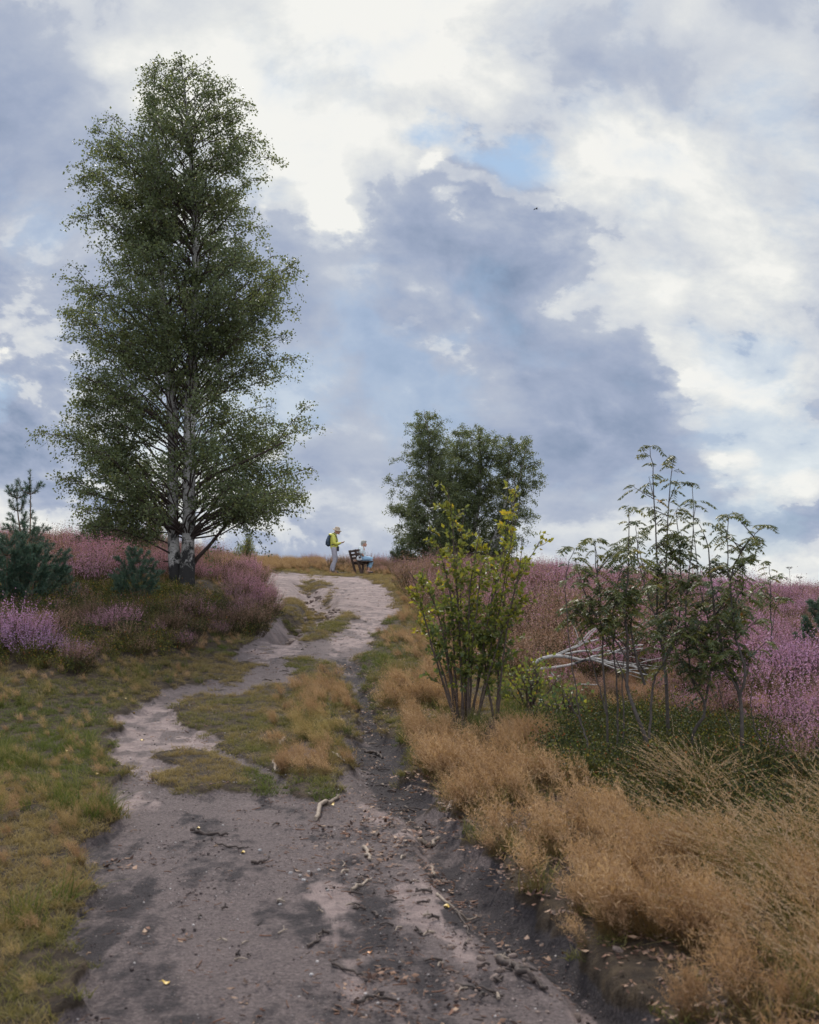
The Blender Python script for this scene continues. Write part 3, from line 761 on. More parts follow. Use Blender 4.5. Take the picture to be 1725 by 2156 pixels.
TAN_M = [(846, 1226), (905, 1300), (930, 1360), (880, 1420), (800, 1450), (775, 1410), (800, 1350), (846, 1300)]
ARCH_R = [(1380, 1720), (1600, 1680), (2600, 1660), (2600, 3600), (1760, 2330), (1640, 2030), (1500, 1880), (1390, 1780)]
BIL_R = [(1130, 1540), (1250, 1516), (1500, 1536), (1725, 1600), (2400, 1640), (2400, 1800), (1650, 1790), (1320, 1780), (1225, 1700), (1180, 1620)]
MEAD_R = [(1030, 1440), (1160, 1452), (1260, 1505), (1500, 1530), (1725, 1600), (2400, 1660), (2400, 1760), (1600, 1680), (1250, 1600), (1150, 1545), (1020, 1530)]
def fld(X, Y, P, s=14):
    if isinstance(P[0], tuple): return pmask(P, X, Y, s)
    m = np.zeros(X.shape)
    for q in P: m = np.maximum(m, pmask(q, X, Y, s))
    return m
def grow(name, coll, k, x, y, w, scale, hue, bloom, label, **kw):
    keep = RNG.random(len(x)) < w
    x, y = x[keep], y[keep]
    sel = lambda a: a[keep] if not np.isscalar(a) else np.full(keep.sum(), a)
    P = np.c_[x, y, H(x, y) - 0.004]
    return scatter(name, coll, k, P, sel(scale), sel(hue), sel(bloom), label, **kw)
def zone(x, y):
    M = ground_masks(x, y); X, Y = M['X'], M['Y']
    sc = FD / np.maximum(y, 2); jx = (fbm(x * 1.1, y * 1.1, 101, 4) - 0.5) * sc * 0.9; jy = (fbm(x * 1.1, y * 1.1, 111, 4) - 0.5) * sc * 0.16
    return M, X + jx, Y + jy

BIRCH = ((386 - 862.5) / FD * 25.0, 25.0)
ROW = [(1150, 1540), (1680, 1560), (1680, 1700), (1300, 1720), (1180, 1640)]
# --- heather
x, y = cand(22, 8, 75, 16, 0.62)
M, X, Y = zone(x, y)
hl, hr, hr2 = fld(X, Y, HEA_L), fld(X, Y, HEA_R), fld(X, Y, HEA_R2)
bl = fld(X, Y, BIL_L, 10)
n1 = fbm(x * 0.9, y * 0.9, 201, 4); n2 = fbm(x * 0.35, y * 0.35, 211, 3)
w = np.clip(hl * (1 - 0.93 * bl) + hr * (0.55 + 0.45 * sstep(0.35, 0.5, n1)) + hr2, 0, 1) * (1 - sstep(0.15, 0.5, M['bare'] - 0.0))
w = w * (1 - fld(X, Y, TAN_C, 6))
beyond = sstep(46, 50, y); w = np.maximum(w, beyond * (X > 640) * 0.9) ; w = np.maximum(w, beyond * (X < 400) * 0.7)
bloom = 0.08 + 0.62 * fld(X, Y, PINK_L) + 0.9 * fld(X, Y, PINK_L2, 20) + 1.0 * fld(X, Y, LILAC)
bloom = bloom + hl * 0.5 * sstep(0.58, 0.68, n1) - 0.30 * sstep(0.5, 0.36, n1) * hl
rb = 0.02 + 0.40 * sstep(1050, 1650, X) + 0.7 * fld(X, Y, BRIGHT_R, 30)
bloom = np.where(x > path_left(y) + 1.5, rb * (0.35 + 1.3 * sstep(0.36, 0.62, n1)), bloom)
bloom = np.where(y > 36, np.minimum(bloom, 0.55 + 0.3 * n1), bloom)
hue = np.clip(fld(X, Y, LILAC, 20) + 0.22 * sstep(1200, 1600, X) + 0.5 * (n2 - 0.4) + 0.1 * (x > 0), 0, 1)
scale = RNG.uniform(0.75, 1.2, len(x)) * (1 + 0.25 * sstep(15, 45, y)) * (0.72 + 0.3 * sstep(1.0, 4.0, abs(x - path_left(y))))
n3 = fbm(x * 1.9, y * 1.9, 221, 3)
scale = scale * (1 + 0.55 * fld(X, Y, LILAC)) * (1 - 0.32 * hl * sstep(21, 15, y)) * (1 - 0.45 * ((y > 11.5) & (y < 15.2) & (X > 1080) & (X < 1460))) * (0.45 + 0.55 * n2 + 0.75 * sstep(0.3, 0.7, n3))
w = w * (0.35 + 0.65 * sstep(0.30, 0.48, n3))
bloom = bloom * (0.15 + 1.15 * sstep(0.36, 0.60, fbm(x * 1.4 + 40, y * 1.4, 231, 3))) + RNG.normal(0, 0.16, len(x))
bloom = np.where(fld(X, Y, LILAC) > .3, np.maximum(bloom, .75), bloom)
bare_b = (abs(x - BIRCH[0] + 0.0 * y) < 0.75 + 0.35 * n3) & (y > 20.4) & (y < 25.3)
w = np.where(bare_b, 0, w)
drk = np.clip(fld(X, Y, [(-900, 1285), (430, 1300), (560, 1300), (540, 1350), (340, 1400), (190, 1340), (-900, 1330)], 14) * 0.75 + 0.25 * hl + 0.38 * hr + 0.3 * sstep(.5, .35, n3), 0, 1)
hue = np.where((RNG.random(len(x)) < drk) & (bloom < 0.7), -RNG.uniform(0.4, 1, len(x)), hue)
sup = (x > -4.4) & (x < -0.5) & (y > 37) & (y < 44.7)
w = np.where(sup, 0, w)
scale = np.where((x > -6) & (x < 1) & (y >= 44.0) & (y < 60), scale * .75, scale)
# heather stands in rounded cushions
gi_, gj_ = np.floor(x / 0.85), np.floor(y / 0.95)
dmin = np.full(len(x), 9.0); cid = np.zeros(len(x))
for a_ in (-1, 0, 1):
    for b_ in (-1, 0, 1):
        ci, cj = gi_ + a_, gj_ + b_
        sx_ = (ci + 0.15 + 0.7 * _hash(ci, cj, 5)) * 0.85; sy_ = (cj + 0.15 + 0.7 * _hash(ci, cj, 6)) * 0.95
        dd_ = np.hypot(x - sx_, y - sy_); m_ = dd_ < dmin
        dmin = np.where(m_, dd_, dmin); cid = np.where(m_, _hash(ci, cj, 7), cid)
dome = np.clip(dmin / 0.55, 0, 1)
scale = scale * (1.22 - 0.66 * dome ** 2) * (0.8 + 0.4 * cid)
w = w * (1 - 0.6 * dome ** 3)
bloom = bloom + np.where(bloom > 0.12, (cid - 0.5) * 0.75, (cid > 0.86) * 0.5)
C_HEA = protos('heather', heather_clump, 5, M_HEATHER)
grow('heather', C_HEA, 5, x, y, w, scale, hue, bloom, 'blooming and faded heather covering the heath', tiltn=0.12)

# --- short turf
x, y = cand(165, 2.6, 52, 7.5, 1.05, 0.46)
M, X, Y = zone(x, y)
hl, hr = fld(X, Y, HEA_L), fld(X, Y, HEA_R)
tr = fld(X, Y, TAN_R, 20)
w = (1 - sstep(0.25, 0.75, M['bare'] + 0.35 * (fbm(x * 4, y * 4, 301, 3) - 0.5))) * (1 - 0.85 * hl) * (1 - 0.85 * hr) * (1 - 0.93 * tr * sstep(850, 980, X))
w = w * (1 - 0.6 * fld(X, Y, BIL_R)) * (y < 47) * (1 - 0.93 * fld(X, Y, [(1100, 1860), (1500, 1880), (2400, 2400), (2400, 4000), (1500, 2700), (1290, 2140)], 20))
gn = fbm(x * 0.8, y * 0.8, 311, 4)
green = 0.40 * sstep(0.42, 0.62, gn) + 0.12
green += 0.55 * fld(X, Y, [(-300, 1470), (230, 1500), (245, 1640), (120, 1640), (-300, 1600)], 50) + 0.5 * fld(X, Y, [(766, 1370), (830, 1310), (850, 1420), (800, 1470), (880, 1600), (840, 1580), (780, 1490)], 16)
green += 0.5 * fld(X, Y, [(600, 1386), (690, 1396), (700, 1430), (600, 1430)], 10) + 0.4 * fld(X, Y, [(400, 1350), (540, 1345), (500, 1380), (380, 1392)], 10) + 0.45 * fld(X, Y, [(540, 1640), (730, 1640), (735, 1700), (600, 1690)], 16) + 0.5 * fld(X, Y, [(440, 1570), (600, 1580), (640, 1640), (560, 1630)], 16)
green -= 0.5 * fld(X, Y, ISLANDS[1], 10) + 0.3 * (Y < 1300)
green -= 0.35 * fld(X, Y, [(-900, 1720), (200, 1700), (200, 1900), (-900, 1960)], 40)
C_TURF = protos('turf', turf_clump, 5, M_TURF)
grow('turf_grass', C_TURF, 5, x, y, np.clip(w, 0, 1), RNG.uniform(0.8, 1.35, len(x)) * (1 + 0.5 * sstep(10, 30, y)), np.clip(green, 0, 1), 0 * x, 'short worn turf beside and between the tracks', tiltn=0.15)

# --- longer blades standing in the turf and among the heather
x, y = cand(34, 2.6, 45, 9, 0.9, 0.48)
M, X, Y = zone(x, y)
hl, hr = fld(X, Y, HEA_L), fld(X, Y, HEA_R)
gn = fbm(x * 0.9, y * 0.9, 401, 4)
verge = (x < path_left(np.maximum(y, 12)) + 1) * (Y > 1400) * (1 - M['track'])
w = np.clip(0.8 * verge * sstep(0.42, 0.55, gn) + 1.0 * fld(X, Y, MEAD_R, 20) + 0.30 * hr + 0.25 * hl + 0.5 * fld(X, Y, TAN_I, 10) + 0.4 * fld(X, Y, TAN_M, 16) + 0.6 * fld(X, Y, ARCH_R) + 0.5 * fld(X, Y, TAN_R) + 0.8 * fld(X, Y, BIL_L) * (gn > .45), 0, 1) * (1 - sstep(0.2, 0.5, M['bare']))
green = 0.25 + 0.5 * fld(X, Y, MEAD_R, 20) + 0.35 * sstep(0.45, 0.6, gn) + 0.5 * fld(X, Y, BIL_L) - 0.25 * hr + 0.2 * verge
w = np.clip(w + 0.7 * fld(X, Y, BIL_R, 16) * (gn > .4), 0, 1)
green = green - 0.45 * fld(X, Y, BIL_R, 16) + RNG.normal(0, .15, len(x))
C_MEA = protos('meadow', meadow_clump, 4, M_TURF)
grow('meadow_grass', C_MEA, 4, x, y, w, RNG.uniform(0.6, 1.3, len(x)), np.clip(green, 0, 1), 0 * x, 'longer green and straw coloured grass blades', tiltn=0.15)

# --- dry bent grass
x, y = cand(50, 2.6, 50, 9, 0.75, 0.48)
M, X, Y = zone(x, y)
hl, hr = fld(X, Y, HEA_L), fld(X, Y, HEA_R)
tr = fld(X, Y, TAN_R, 12); gn = fbm(x * 1.5, y * 1.5, 501, 4); g2 = fbm(x * 0.7, y * 0.7, 511, 3)
ar = fld(X, Y, ARCH_R)
w = tr * (0.04 + 0.85 * sstep(0.46, 0.58, gn)) * (1 - 0.7 * ar) + 0.95 * fld(X, Y, TAN_I, 8) + 1.0 * fld(X, Y, TAN_C, 5) + 0.55 * fld(X, Y, TAN_L, 16) * sstep(0.46, 0.58, gn) + 0.5 * fld(X, Y, TAN_M, 10) * sstep(0.4, 0.55, gn)
w = w + hr * (0.42 + 0.50 * sstep(1550, 950, X)) * (0.3 + 1.2 * gn) + 0.08 * hl + 0.9 * fld(X, Y, [(380, 1335), (520, 1322), (512, 1362), (400, 1392)], 8) + 0.22 * (1 - M['track']) * (Y > 1400) * (X < 400) + 0.16 * (1 - M['track']) * (X > 1100) * (Y > 1840)
w = w + 0.5 * ((y > 38) & (y < 50) & (X > 400) & (X < 1000))
w = np.clip(w, 0, 1) * (1 - sstep(0.2, 0.55, M['bare'])) * (1 - 0.55 * fld(X, Y, BIL_R, 20))
w = np.where((x > -4.4) & (x < -0.5) & (y > 38) & (y < 44.7), w * .12, w)
hue = 0.5 - 0.42 * fld(X, Y, TAN_C, 8) * 0.3 + 0.42 * hr - 0.38 * fld(X, Y, TAN_I[0], 20) * sstep(0.5, 0.35, g2) - 0.25 * (X < 300) * (gn > .5)
scale = RNG.uniform(0.6, 1.2, len(x)) * (0.62 + 0.25 * tr * sstep(.4, .7, gn) + 0.12 * tr) * (1 - 0.42 * (X < 560) * (Y > 1300)) * np.where(M['track'] > .5, 0.85, 1)
scale = scale * (1 - 0.45 * fld(X, Y, ROW, 10)) * (1 + 0.8 * fld(X, Y, TAN_C, 6)); w = w * (1 - 0.15 * fld(X, Y, ROW, 10))
C_BEN = protos('bent', bent_clump, 6, M_BENT)
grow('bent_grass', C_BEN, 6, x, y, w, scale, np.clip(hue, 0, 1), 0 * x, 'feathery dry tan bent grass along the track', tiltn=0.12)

# --- arching moor grass on the right
x, y = cand(24, 2.6, 13, 9, 0.5, 0.55)
M, X, Y = zone(x, y)
gn = fbm(x * 1.5, y * 1.5, 601, 3)
w = fld(X, Y, ARCH_R, 20) * (0.10 + 0.9 * sstep(0.40, 0.5, gn)) * (1 - M['bare'])
C_ARC = protos('arching', arch_clump, 5, M_ARCH)
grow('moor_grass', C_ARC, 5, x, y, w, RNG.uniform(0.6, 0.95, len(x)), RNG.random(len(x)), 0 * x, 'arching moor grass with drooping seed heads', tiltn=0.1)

# --- bilberry
x, y = cand(75, 4, 34, 9, 0.8, 0.5)
M, X, Y = zone(x, y)
gn = fbm(x * 1.2, y * 1.2, 701, 4)
w = np.clip(fld(X, Y, BIL_R, 16) * (0.35 + 0.65 * (gn > 0.38)) + fld(X, Y, BIL_L, 10) + 0.5 * fld(X, Y, HEA_L) * (Y > 1290) * (gn > .42) + 0.25 * fld(X, Y, HEA_R) * (gn > .58), 0, 1) * (1 - sstep(.2, .5, M['bare']))
hue = np.clip(0.05 + 1.2 * fld(X, Y, BIL_L, 10) * sstep(0.4, 0.6, gn) + 0.5 * sstep(0.5, 0.7, gn) + RNG.uniform(0, .45, len(x)), 0, 1)
w = np.where((abs(x - BIRCH[0]) < 0.9) & (y > 23.0) & (y < 25.2), w * .25, w)
C_BIL = protos('bilberry', bilberry_clump, 5, M_BIL)
grow('bilberry', C_BIL, 5, x, y, w, RNG.uniform(0.75, 1.3, len(x)), hue, 0 * x, 'low dark green bilberry bushes', tiltn=0.15)

# --- fallen leaves and twig chips on the bare ground
def mat_litter(t):
    tone = t.attr('tone'); hue = inst(t, 'hue')
    a = t.ramp(tone, [(0.0, (0.040, 0.020, 0.015)), (0.4, (0.15, 0.068, 0.042)), (0.75, (0.26, 0.13, 0.085)), (1.0, (0.40, 0.26, 0.17))])
    return t.mix(t.math('MULTIPLY', hue, 0.5), a, (0.05, 0.035, 0.03))
M_LIT = plant_material('dead_leaf_litter', mat_litter, 0.15)
x, y = cand(70, 2.6, 34, 7, 0.9, 0.42)
M, X, Y = zone(x, y)
gn = fbm(x * 1.7, y * 1.7, 801, 4)
edge = sstep(0.05, 0.4, M['bare']) * (1 - sstep(0.75, 1.0, M['bare']))
deb = fld(X, Y, [(660, 1760), (760, 1700), (860, 1640), (930, 1700), (1010, 1860), (1180, 2010), (1380, 2120), (1300, 2156), (1000, 2156), (850, 2156), (720, 2060), (660, 1960)], 40)
w = np.clip(0.8 * fld(X, Y, TAN_R, 20) + 0.9 * fld(X, Y, [(1100, 1860), (1500, 1880), (2400, 2400), (2400, 4000), (1500, 2700), (1290, 2140)], 20) + 0.9 * edge * (X > 700) + 0.65 * deb * sstep(0.48, 0.60, gn) + 0.12 * sstep(.62, .7, gn) * M['bare'] + 0.25 * fld(X, Y, DARKS[0][0], 20) + 0.5 * fld(X, Y, RUT, 10) * sstep(.5, .6, gn), 0, 1)
C_LIT = protos('leaf_litter', litter_clump, 5, M_LIT)
grow('leaf_litter', C_LIT, 5, x, y, w, RNG.uniform(0.6, 1.2, len(x)), RNG.random(len(x)), 0 * x, 'brown dead leaves lying on the bare track', tiltn=0.1)
x, y = cand(60, 2.6, 40, 7, 0.8, 0.42)
M, X, Y = zone(x, y)
gn = fbm(x * 1.9, y * 1.9, 811, 4)
deb2 = fld(X, Y, [(640, 1740), (740, 1660), (860, 1620), (960, 1720), (1100, 1880), (1380, 2120), (1300, 2156), (700, 2156), (640, 1960)], 60)
w = np.clip((0.10 + 0.75 * deb2 * sstep(0.42, 0.6, gn) + 0.25 * sstep(.58, .7, gn)) * M['track'], 0, 1)
C_CHI = protos('twig_chips', chip_clump, 5, M_LIT)
grow('twig_litter', C_CHI, 5, x, y, w, RNG.uniform(0.7, 1.3, len(x)), RNG.random(len(x)), 0 * x, 'small broken twigs and heather stalks on the track', tiltn=0.1)

# --- crumbs of soil and grit
def crumb_clump():
    g = Geo(); ph = (1 + 5 ** .5) / 2
    iv = unit(np.array([(-1, ph, 0), (1, ph, 0), (-1, -ph, 0), (1, -ph, 0), (0, -1, ph), (0, 1, ph), (0, -1, -ph), (0, 1, -ph), (ph, 0, -1), (ph, 0, 1), (-ph, 0, -1), (-ph, 0, 1)], float))
    fc = np.array([(0, 11, 5), (0, 5, 1), (0, 1, 7), (0, 7, 10), (0, 10, 11), (1, 5, 9), (5, 11, 4), (11, 10, 2), (10, 7, 6), (7, 1, 8), (3, 9, 4), (3, 4, 2), (3, 2, 6), (3, 6, 8), (3, 8, 9), (4, 9, 5), (2, 4, 11), (6, 2, 10), (8, 6, 7), (9, 8, 1)])
    for k in range(26):
        r = 0.0016 + 0.0065 * RNG.random() ** 3
        g.add(iv * r * RNG.uniform(.6, 1.25, (12, 1)) * [1, 1, .7] + disc(1, 0.17)[0] + [0, 0, r * .3 + .003], fc, RNG.random())
    return g
def mat_crumb(t):
    tone = t.attr('tone'); hue = inst(t, 'hue')
    a = t.ramp(tone, [(0.0, (0.045, 0.035, 0.034)), (0.5, (0.15, 0.115, 0.11)), (0.85, (0.27, 0.21, 0.19)), (1.0, (0.50, 0.46, 0.44))])
    return t.mix(t.math('MULTIPLY', hue, 0.8), a, t.mix(1.0, a, (0.28, 0.26, 0.28), 'MULTIPLY'))
M_CRU = plant_material('soil_crumbs', mat_crumb, 0.0, 0.9)
x, y = cand(48, 2.6, 20, 6, 1.1, 0.42)
M, X, Y = zone(x, y)
gn = fbm(x * 2.3, y * 2.3, 821, 4)
w = np.clip((0.15 + 1.1 * sstep(0.40, 0.62, gn)) * M['track'] * (1 - .7 * M['isl']), 0, 1)
C_CRU = protos('crumbs', crumb_clump, 5, M_CRU)
grow('soil_crumbs', C_CRU, 5, x, y, w, RNG.uniform(0.6, 1.5, len(x)), np.clip(M['dark'] * 1.2, 0, 1), 0 * x, 'loose soil crumbs and grit on the bare track', tiltn=0.05)
# ================================================================ TREES AND SHRUBS
def bark_birch():
    m, t = material('birch_bark')
    tc = t.n('ShaderNodeNewGeometry').outputs['Position']
    st = t.n('ShaderNodeMapping', ins={'Vector': tc, 'Scale': (3.0, 3.0, 14.0)}).outputs[0]
    len_ = t.noise(st, 3.2, 4, 0.6)
    blot = t.noise(t.n('ShaderNodeMapping', ins={'Vector': tc, 'Scale': (4.5, 4.5, 3.2)}).outputs[0], 1.3, 8, 0.72, dist=0.6)
    white = t.ramp(t.noise(tc, 22, 4, 0.6), [(0.2, (0.26, 0.24, 0.22)), (0.8, (0.52, 0.49, 0.46))])
    black = (0.010, 0.009, 0.009)
    h = t.attr('tone')                     # 0 at the foot, 1 in the crown
    k = t.mapr(h, 0.0, 0.17, 0.25, 0.0, False)
    c = t.mix(t.mapr(len_, 0.58, 0.66), white, (0.06, 0.05, 0.045))
    c = t.mix(t.mapr(t.math('ADD', blot, k), 0.50, 0.62), c, t.mix(t.noise(tc, 35, 5, 0.7), black, (0.026, 0.022, 0.020)))
    thin = t.attr('thin')
    bp = t.n('ShaderNodeBump', ins={'Height': blot, 'Strength': 0.8, 'Distance': 0.03})
    b = t.n('ShaderNodeBsdfPrincipled', ins={'Base Color': c, 'Roughness': 0.8, 'Normal': bp.outputs[0]})
    t.n('ShaderNodeOutputMaterial', ins={0: b.outputs[0]})
    return m
def bark_plain(name, a, b_, sc=30):
    m, t = material(name)
    pos = t.n('ShaderNodeNewGeometry').outputs['Position']
    n = t.noise(pos, sc, 5, 0.65)
    c = t.ramp(n, [(0.3, a), (0.7, b_)])
    bp = t.n('ShaderNodeBump', ins={'Height': n, 'Strength': 0.6, 'Distance': 0.01})
    b = t.n('ShaderNodeBsdfPrincipled', ins={'Base Color': c, 'Roughness': 0.85, 'Normal': bp.outputs[0]})
    t.n('ShaderNodeOutputMaterial', ins={0: b.outputs[0]})
    return m
M_BARK = bark_birch()
M_TWIG = bark_plain('birch_twigs', (0.028, 0.018, 0.016), (0.075, 0.048, 0.038))
def leaf_mat(name, stops, trans, rough=0.45):
    def f(t):
        return t.ramp(t.attr('tone'), stops)
    return plant_material(name, f, trans, rough, 0.45)
M_LEAF = leaf_mat('birch_leaves', [(0.0, (0.085, 0.112, 0.060)), (0.45, (0.130, 0.160, 0.074)), (0.8, (0.190, 0.215, 0.085)), (0.97, (0.22, 0.22, 0.06)), (1.0, (0.30, 0.22, 0.03))], 0.50, 0.38)
M_LEAF_SH = leaf_mat('shrub_leaves', [(0.0, (0.055, 0.088, 0.050)), (0.4, (0.105, 0.135, 0.042)), (0.75, (0.215, 0.225, 0.045)), (0.93, (0.34, 0.31, 0.04)), (1.0, (0.48, 0.22, 0.03))], 0.55)
M_LEAF_RO = leaf_mat('rowan_leaves', [(0.0, (0.045, 0.072, 0.046)), (0.5, (0.098, 0.116, 0.036)), (0.85, (0.175, 0.165, 0.032)), (0.96, (0.22, 0.17, 0.03)), (1.0, (0.40, 0.14, 0.03))], 0.35)
M_NEEDLE = leaf_mat('pine_needles', [(0.0, (0.034, 0.070, 0.052)), (0.6, (0.065, 0.115, 0.078)), (1.0, (0.115, 0.160, 0.085))], 0.15)
M_JUN = leaf_mat('juniper_needles', [(0.0, (0.022, 0.036, 0.010)), (0.6, (0.060, 0.085, 0.018)), (1.0, (0.13, 0.15, 0.03))], 0.25)
M_BRWN = bark_plain('brown_shrub_bark', (0.040, 0.026, 0.022), (0.110, 0.075, 0.058))
M_ROWB = bark_plain('rowan_bark', (0.030, 0.024, 0.021), (0.095, 0.074, 0.062))
M_PINB = bark_plain('pine_bark', (0.09, 0.048, 0.028), (0.21, 0.125, 0.075))

def bough(T, z0, phi, R_, rise, crv=0.5, sag=0.0, n=9):
    """curved branch path starting on the trunk"""
    P0 = T
    d = np.array([math.cos(phi), math.sin(phi), 0.0])
    t = np.linspace(0, 1, n)[:, None]
    P = P0 + d * R_ * t + np.array([0, 0, 1.0]) * (rise * (t ** (1 - crv * 0.4)) - sag * t ** 3)
    w = RNG.normal(size=(n, 3)) * R_ * 0.030; w[0] = 0
    P = P + np.cumsum(w, 0)
    return P
def crown_tree(trunks, extent, nb, leaf, dens, rng_h, rise=(0.35, 0.6), twl=(0.35, 0.8), droop=0.35, bot=None, twig_r=0.006, lw=0.75, tonebase=0.35, depth=0.95, minr=0.35, fullness=1.0, shoot=0.13, open_z=-99):
    """trunks: sampled polylines with radii; extent(z)->(xl, xr) world limits of the crown; returns wood and foliage meshes"""
    gw = Geo(); gl = Geo(); LP = []; LD = []; LT = []
    for i in range(nb):
        zt = rng_h[0] + (rng_h[1] - rng_h[0]) * ((i + RNG.random()) / nb)            # height of the tip
        phi = RNG.random() * 2 * math.pi
        xl, xr = extent(zt)
        if xr - xl < 0.12: continue
        if zt < open_z and abs(math.cos(phi)) < 0.6 and RNG.random() < 0.5: continue
        k = RNG.integers(0, len(trunks)); TP, TR = trunks[k]
        cx, cy = np.interp(zt, TP[:, 2], TP[:, 0]), np.interp(zt, TP[:, 2], TP[:, 1])
        rx = (xr - cx) if math.cos(phi) > 0 else (cx - xl)
        rx = max(rx, 0.12); ry = max((xr - xl) * 0.5 * depth, 0.12)
        Rm = 1 / math.sqrt((math.cos(phi) / rx) ** 2 + (math.sin(phi) / ry) ** 2)
        fr = 1 - (1 - minr) * RNG.random() ** 2.4
        Rr = Rm * fr * 0.99
        rs = Rr * RNG.uniform(*rise)
        z0 = max(zt - rs, TP[0, 2] + (bot if bot else 0.8))
        rs = zt - z0
        T0 = np.array([np.interp(z0, TP[:, 2], TP[:, 0]), np.interp(z0, TP[:, 2], TP[:, 1]), z0])
        dx = Rm * fr * 0.99 * math.cos(phi) + (cx - T0[0]); dy = Rm * fr * 0.99 * math.sin(phi) + (cy - T0[1])
        L = math.hypot(dx, dy); ph = math.atan2(dy, dx)
        P = bough(T0, z0, ph, L, rs, sag=L * droop * 0.18)
        r0 = min(0.007 + 0.0060 * L, 0.5 * np.interp(z0, TP[:, 2], TR) + 0.004)
        tube(gw, P, np.linspace(r0, twig_r * 0.7, len(P)), 5, 0.5, cap=False, m=1)
        ntw = int(max(3, L / shoot * fullness))
        q = RNG.uniform(0.36 if zt < open_z else 0.22, 1.0, ntw) ** 0.8
        for qq in q:
            s = qq * (len(P) - 1); a = int(min(s, len(P) - 2)); B = P[a] * (1 - (s - a)) + P[a + 1] * (s - a)
            tg = unit(P[a + 1] - P[a])
            sd_ = RNG.normal(size=3); sd_[2] *= 0.6
            dd = unit(tg * 0.75 + unit(sd_) * 0.85 + np.array([0, 0, 0.15]))
            l = RNG.uniform(*twl) * (1.05 - 0.45 * qq) * min(1.0, 0.45 + L * 0.35)
            n = 5; t = np.linspace(0, 1, n)[:, None]
            TW = B + dd * l * t + np.array([0, 0, -1.0]) * l * droop * t ** 2 + RNG.normal(size=(n, 3)) * l * 0.02 * t
            tube(gw, TW, np.linspace(twig_r, 0.0015, n), 3, 0.5, cap=False, m=1)
            nl = int(l * dens * RNG.uniform(0.6, 1.3))
            tq = RNG.uniform(0.15, 1.05, nl)
            ii = np.clip((tq * (n - 1)).astype(int), 0, n - 2); ff = (tq * (n - 1) - ii)[:, None]
            LP.append(TW[ii] * (1 - ff) + TW[ii + 1] * ff + RNG.normal(size=(nl, 3)) * 0.055)
            LD.append(unit(RNG.normal(size=(nl, 3)) * 0.8 + dd * 0.4 + np.array([0, 0, -0.55])))
            LT.append(np.clip(tonebase + RNG.normal(0, 0.10) + RNG.normal(0, 0.17, nl), 0, 0.96) + (RNG.random(nl) < 0.010) * 0.04)
    LP = np.vstack(LP); LD = np.vstack(LD); LT = np.concatenate(LT)
    leaves(gl, LP, LD, leaf * RNG.uniform(0.65, 1.25, len(LP)), lw, LT)
    return gw, gl, len(LP)
def trunk_line(pts, dist, rads, dy=0.0, n=26, wob=0.0, base=None):
    P = np.array([pt(X, Y, dist + dy) for X, Y in pts])
    if base is not None: P[0] = base
    S = spline(P, n)
    S[1:-1] += RNG.normal(size=(n - 2, 3)) * wob
    Rr = np.interp(np.linspace(0, 1, n), np.linspace(0, 1, len(rads)), rads)
    return S, Rr
def shift(g, o):
    for i, v in enumerate(g.V): g.V[i] = v - np.asarray(o)
def finish(name, label, cat, base, gw, gl, mw, ml, group=None, wood='trunk', crown='crown', extra=None):
    root = thing(name, label, cat, base, 0, group)
    for g in (gw, gl): shift(g, base)
    gw.obj(wood, mw, root)
    if gl.V: gl.obj(crown, ml, root, smooth=False)
    return root

# ---- the tall birch on the left bank (25 m away)
DB = 25.0
bx = at(386, DB)
def ext_fn(tab, dist):
    tab = np.array(tab, float)
    zz = np.array([pt(862, Y, dist)[2] for Y in tab[:, 0]]); xl = np.array([pt(X, 1000, dist)[0] for X in tab[:, 1]]); xr = np.array([pt(X, 1000, dist)[0] for X in tab[:, 2]])
    o = np.argsort(zz); zz, xl, xr = zz[o], xl[o], xr[o]
    return lambda z: (np.interp(z, zz, xl), np.interp(z, zz, xr))
BT = [(108, 380, 388), (150, 372, 446), (172, 330, 480), (195, 290, 508), (240, 296, 520), (262, 240, 534), (300, 152, 540), (345, 150, 524), (400, 162, 548), (460, 178, 546), (492, 180, 560), (520, 160, 606),
      (575, 130, 622), (640, 136, 628), (668, 130, 606), (705, 134, 566), (760, 142, 606), (800, 156, 612), (835, 150, 600), (862, 140, 640), (890, 128, 664), (930, 142, 668), (990, 142, 648), (1035, 170, 640), (1075, 205, 618), (1100, 300, 500), (1112, 370, 392)]
tA = trunk_line([(374, 1224), (366, 1150), (364, 1000), (364, 880), (352, 720), (338, 560), (330, 420), (322, 300)], DB, [0.17, 0.125, 0.118, 0.115, 0.09, 0.06, 0.035, 0.012], base=(bx[0] - 0.10, bx[1], bx[2] - 0.15))
tB = trunk_line([(397, 1228), (396, 1150), (399, 1000), (400, 880), (408, 700), (412, 520), (404, 350), (392, 220), (380, 112)], DB, [0.20, 0.138, 0.132, 0.13, 0.10, 0.075, 0.05, 0.028, 0.006], dy=-0.1, base=(bx[0] + 0.10, bx[1] - 0.12, bx[2] - 0.15))
extB = ext_fn(BT, DB)
gw, gl, nleaf = crown_tree([tA, tB, tB], extB, 560, 0.055, 64, (pt(0, 1085, DB)[2], pt(0, 125, DB)[2]), rise=(0.45, 1.05), twl=(0.35, 0.80), droop=0.45, bot=1.1, tonebase=0.42, fullness=1.2, minr=.25, open_z=bx[2] + 5.0)
print('birch leaves', nleaf)
for TP, TR in (tA, tB):
    tube(gw, TP, TR, 12, np.linspace(0, 1, len(TP)), cap=False, m=0, jitter=0.16)
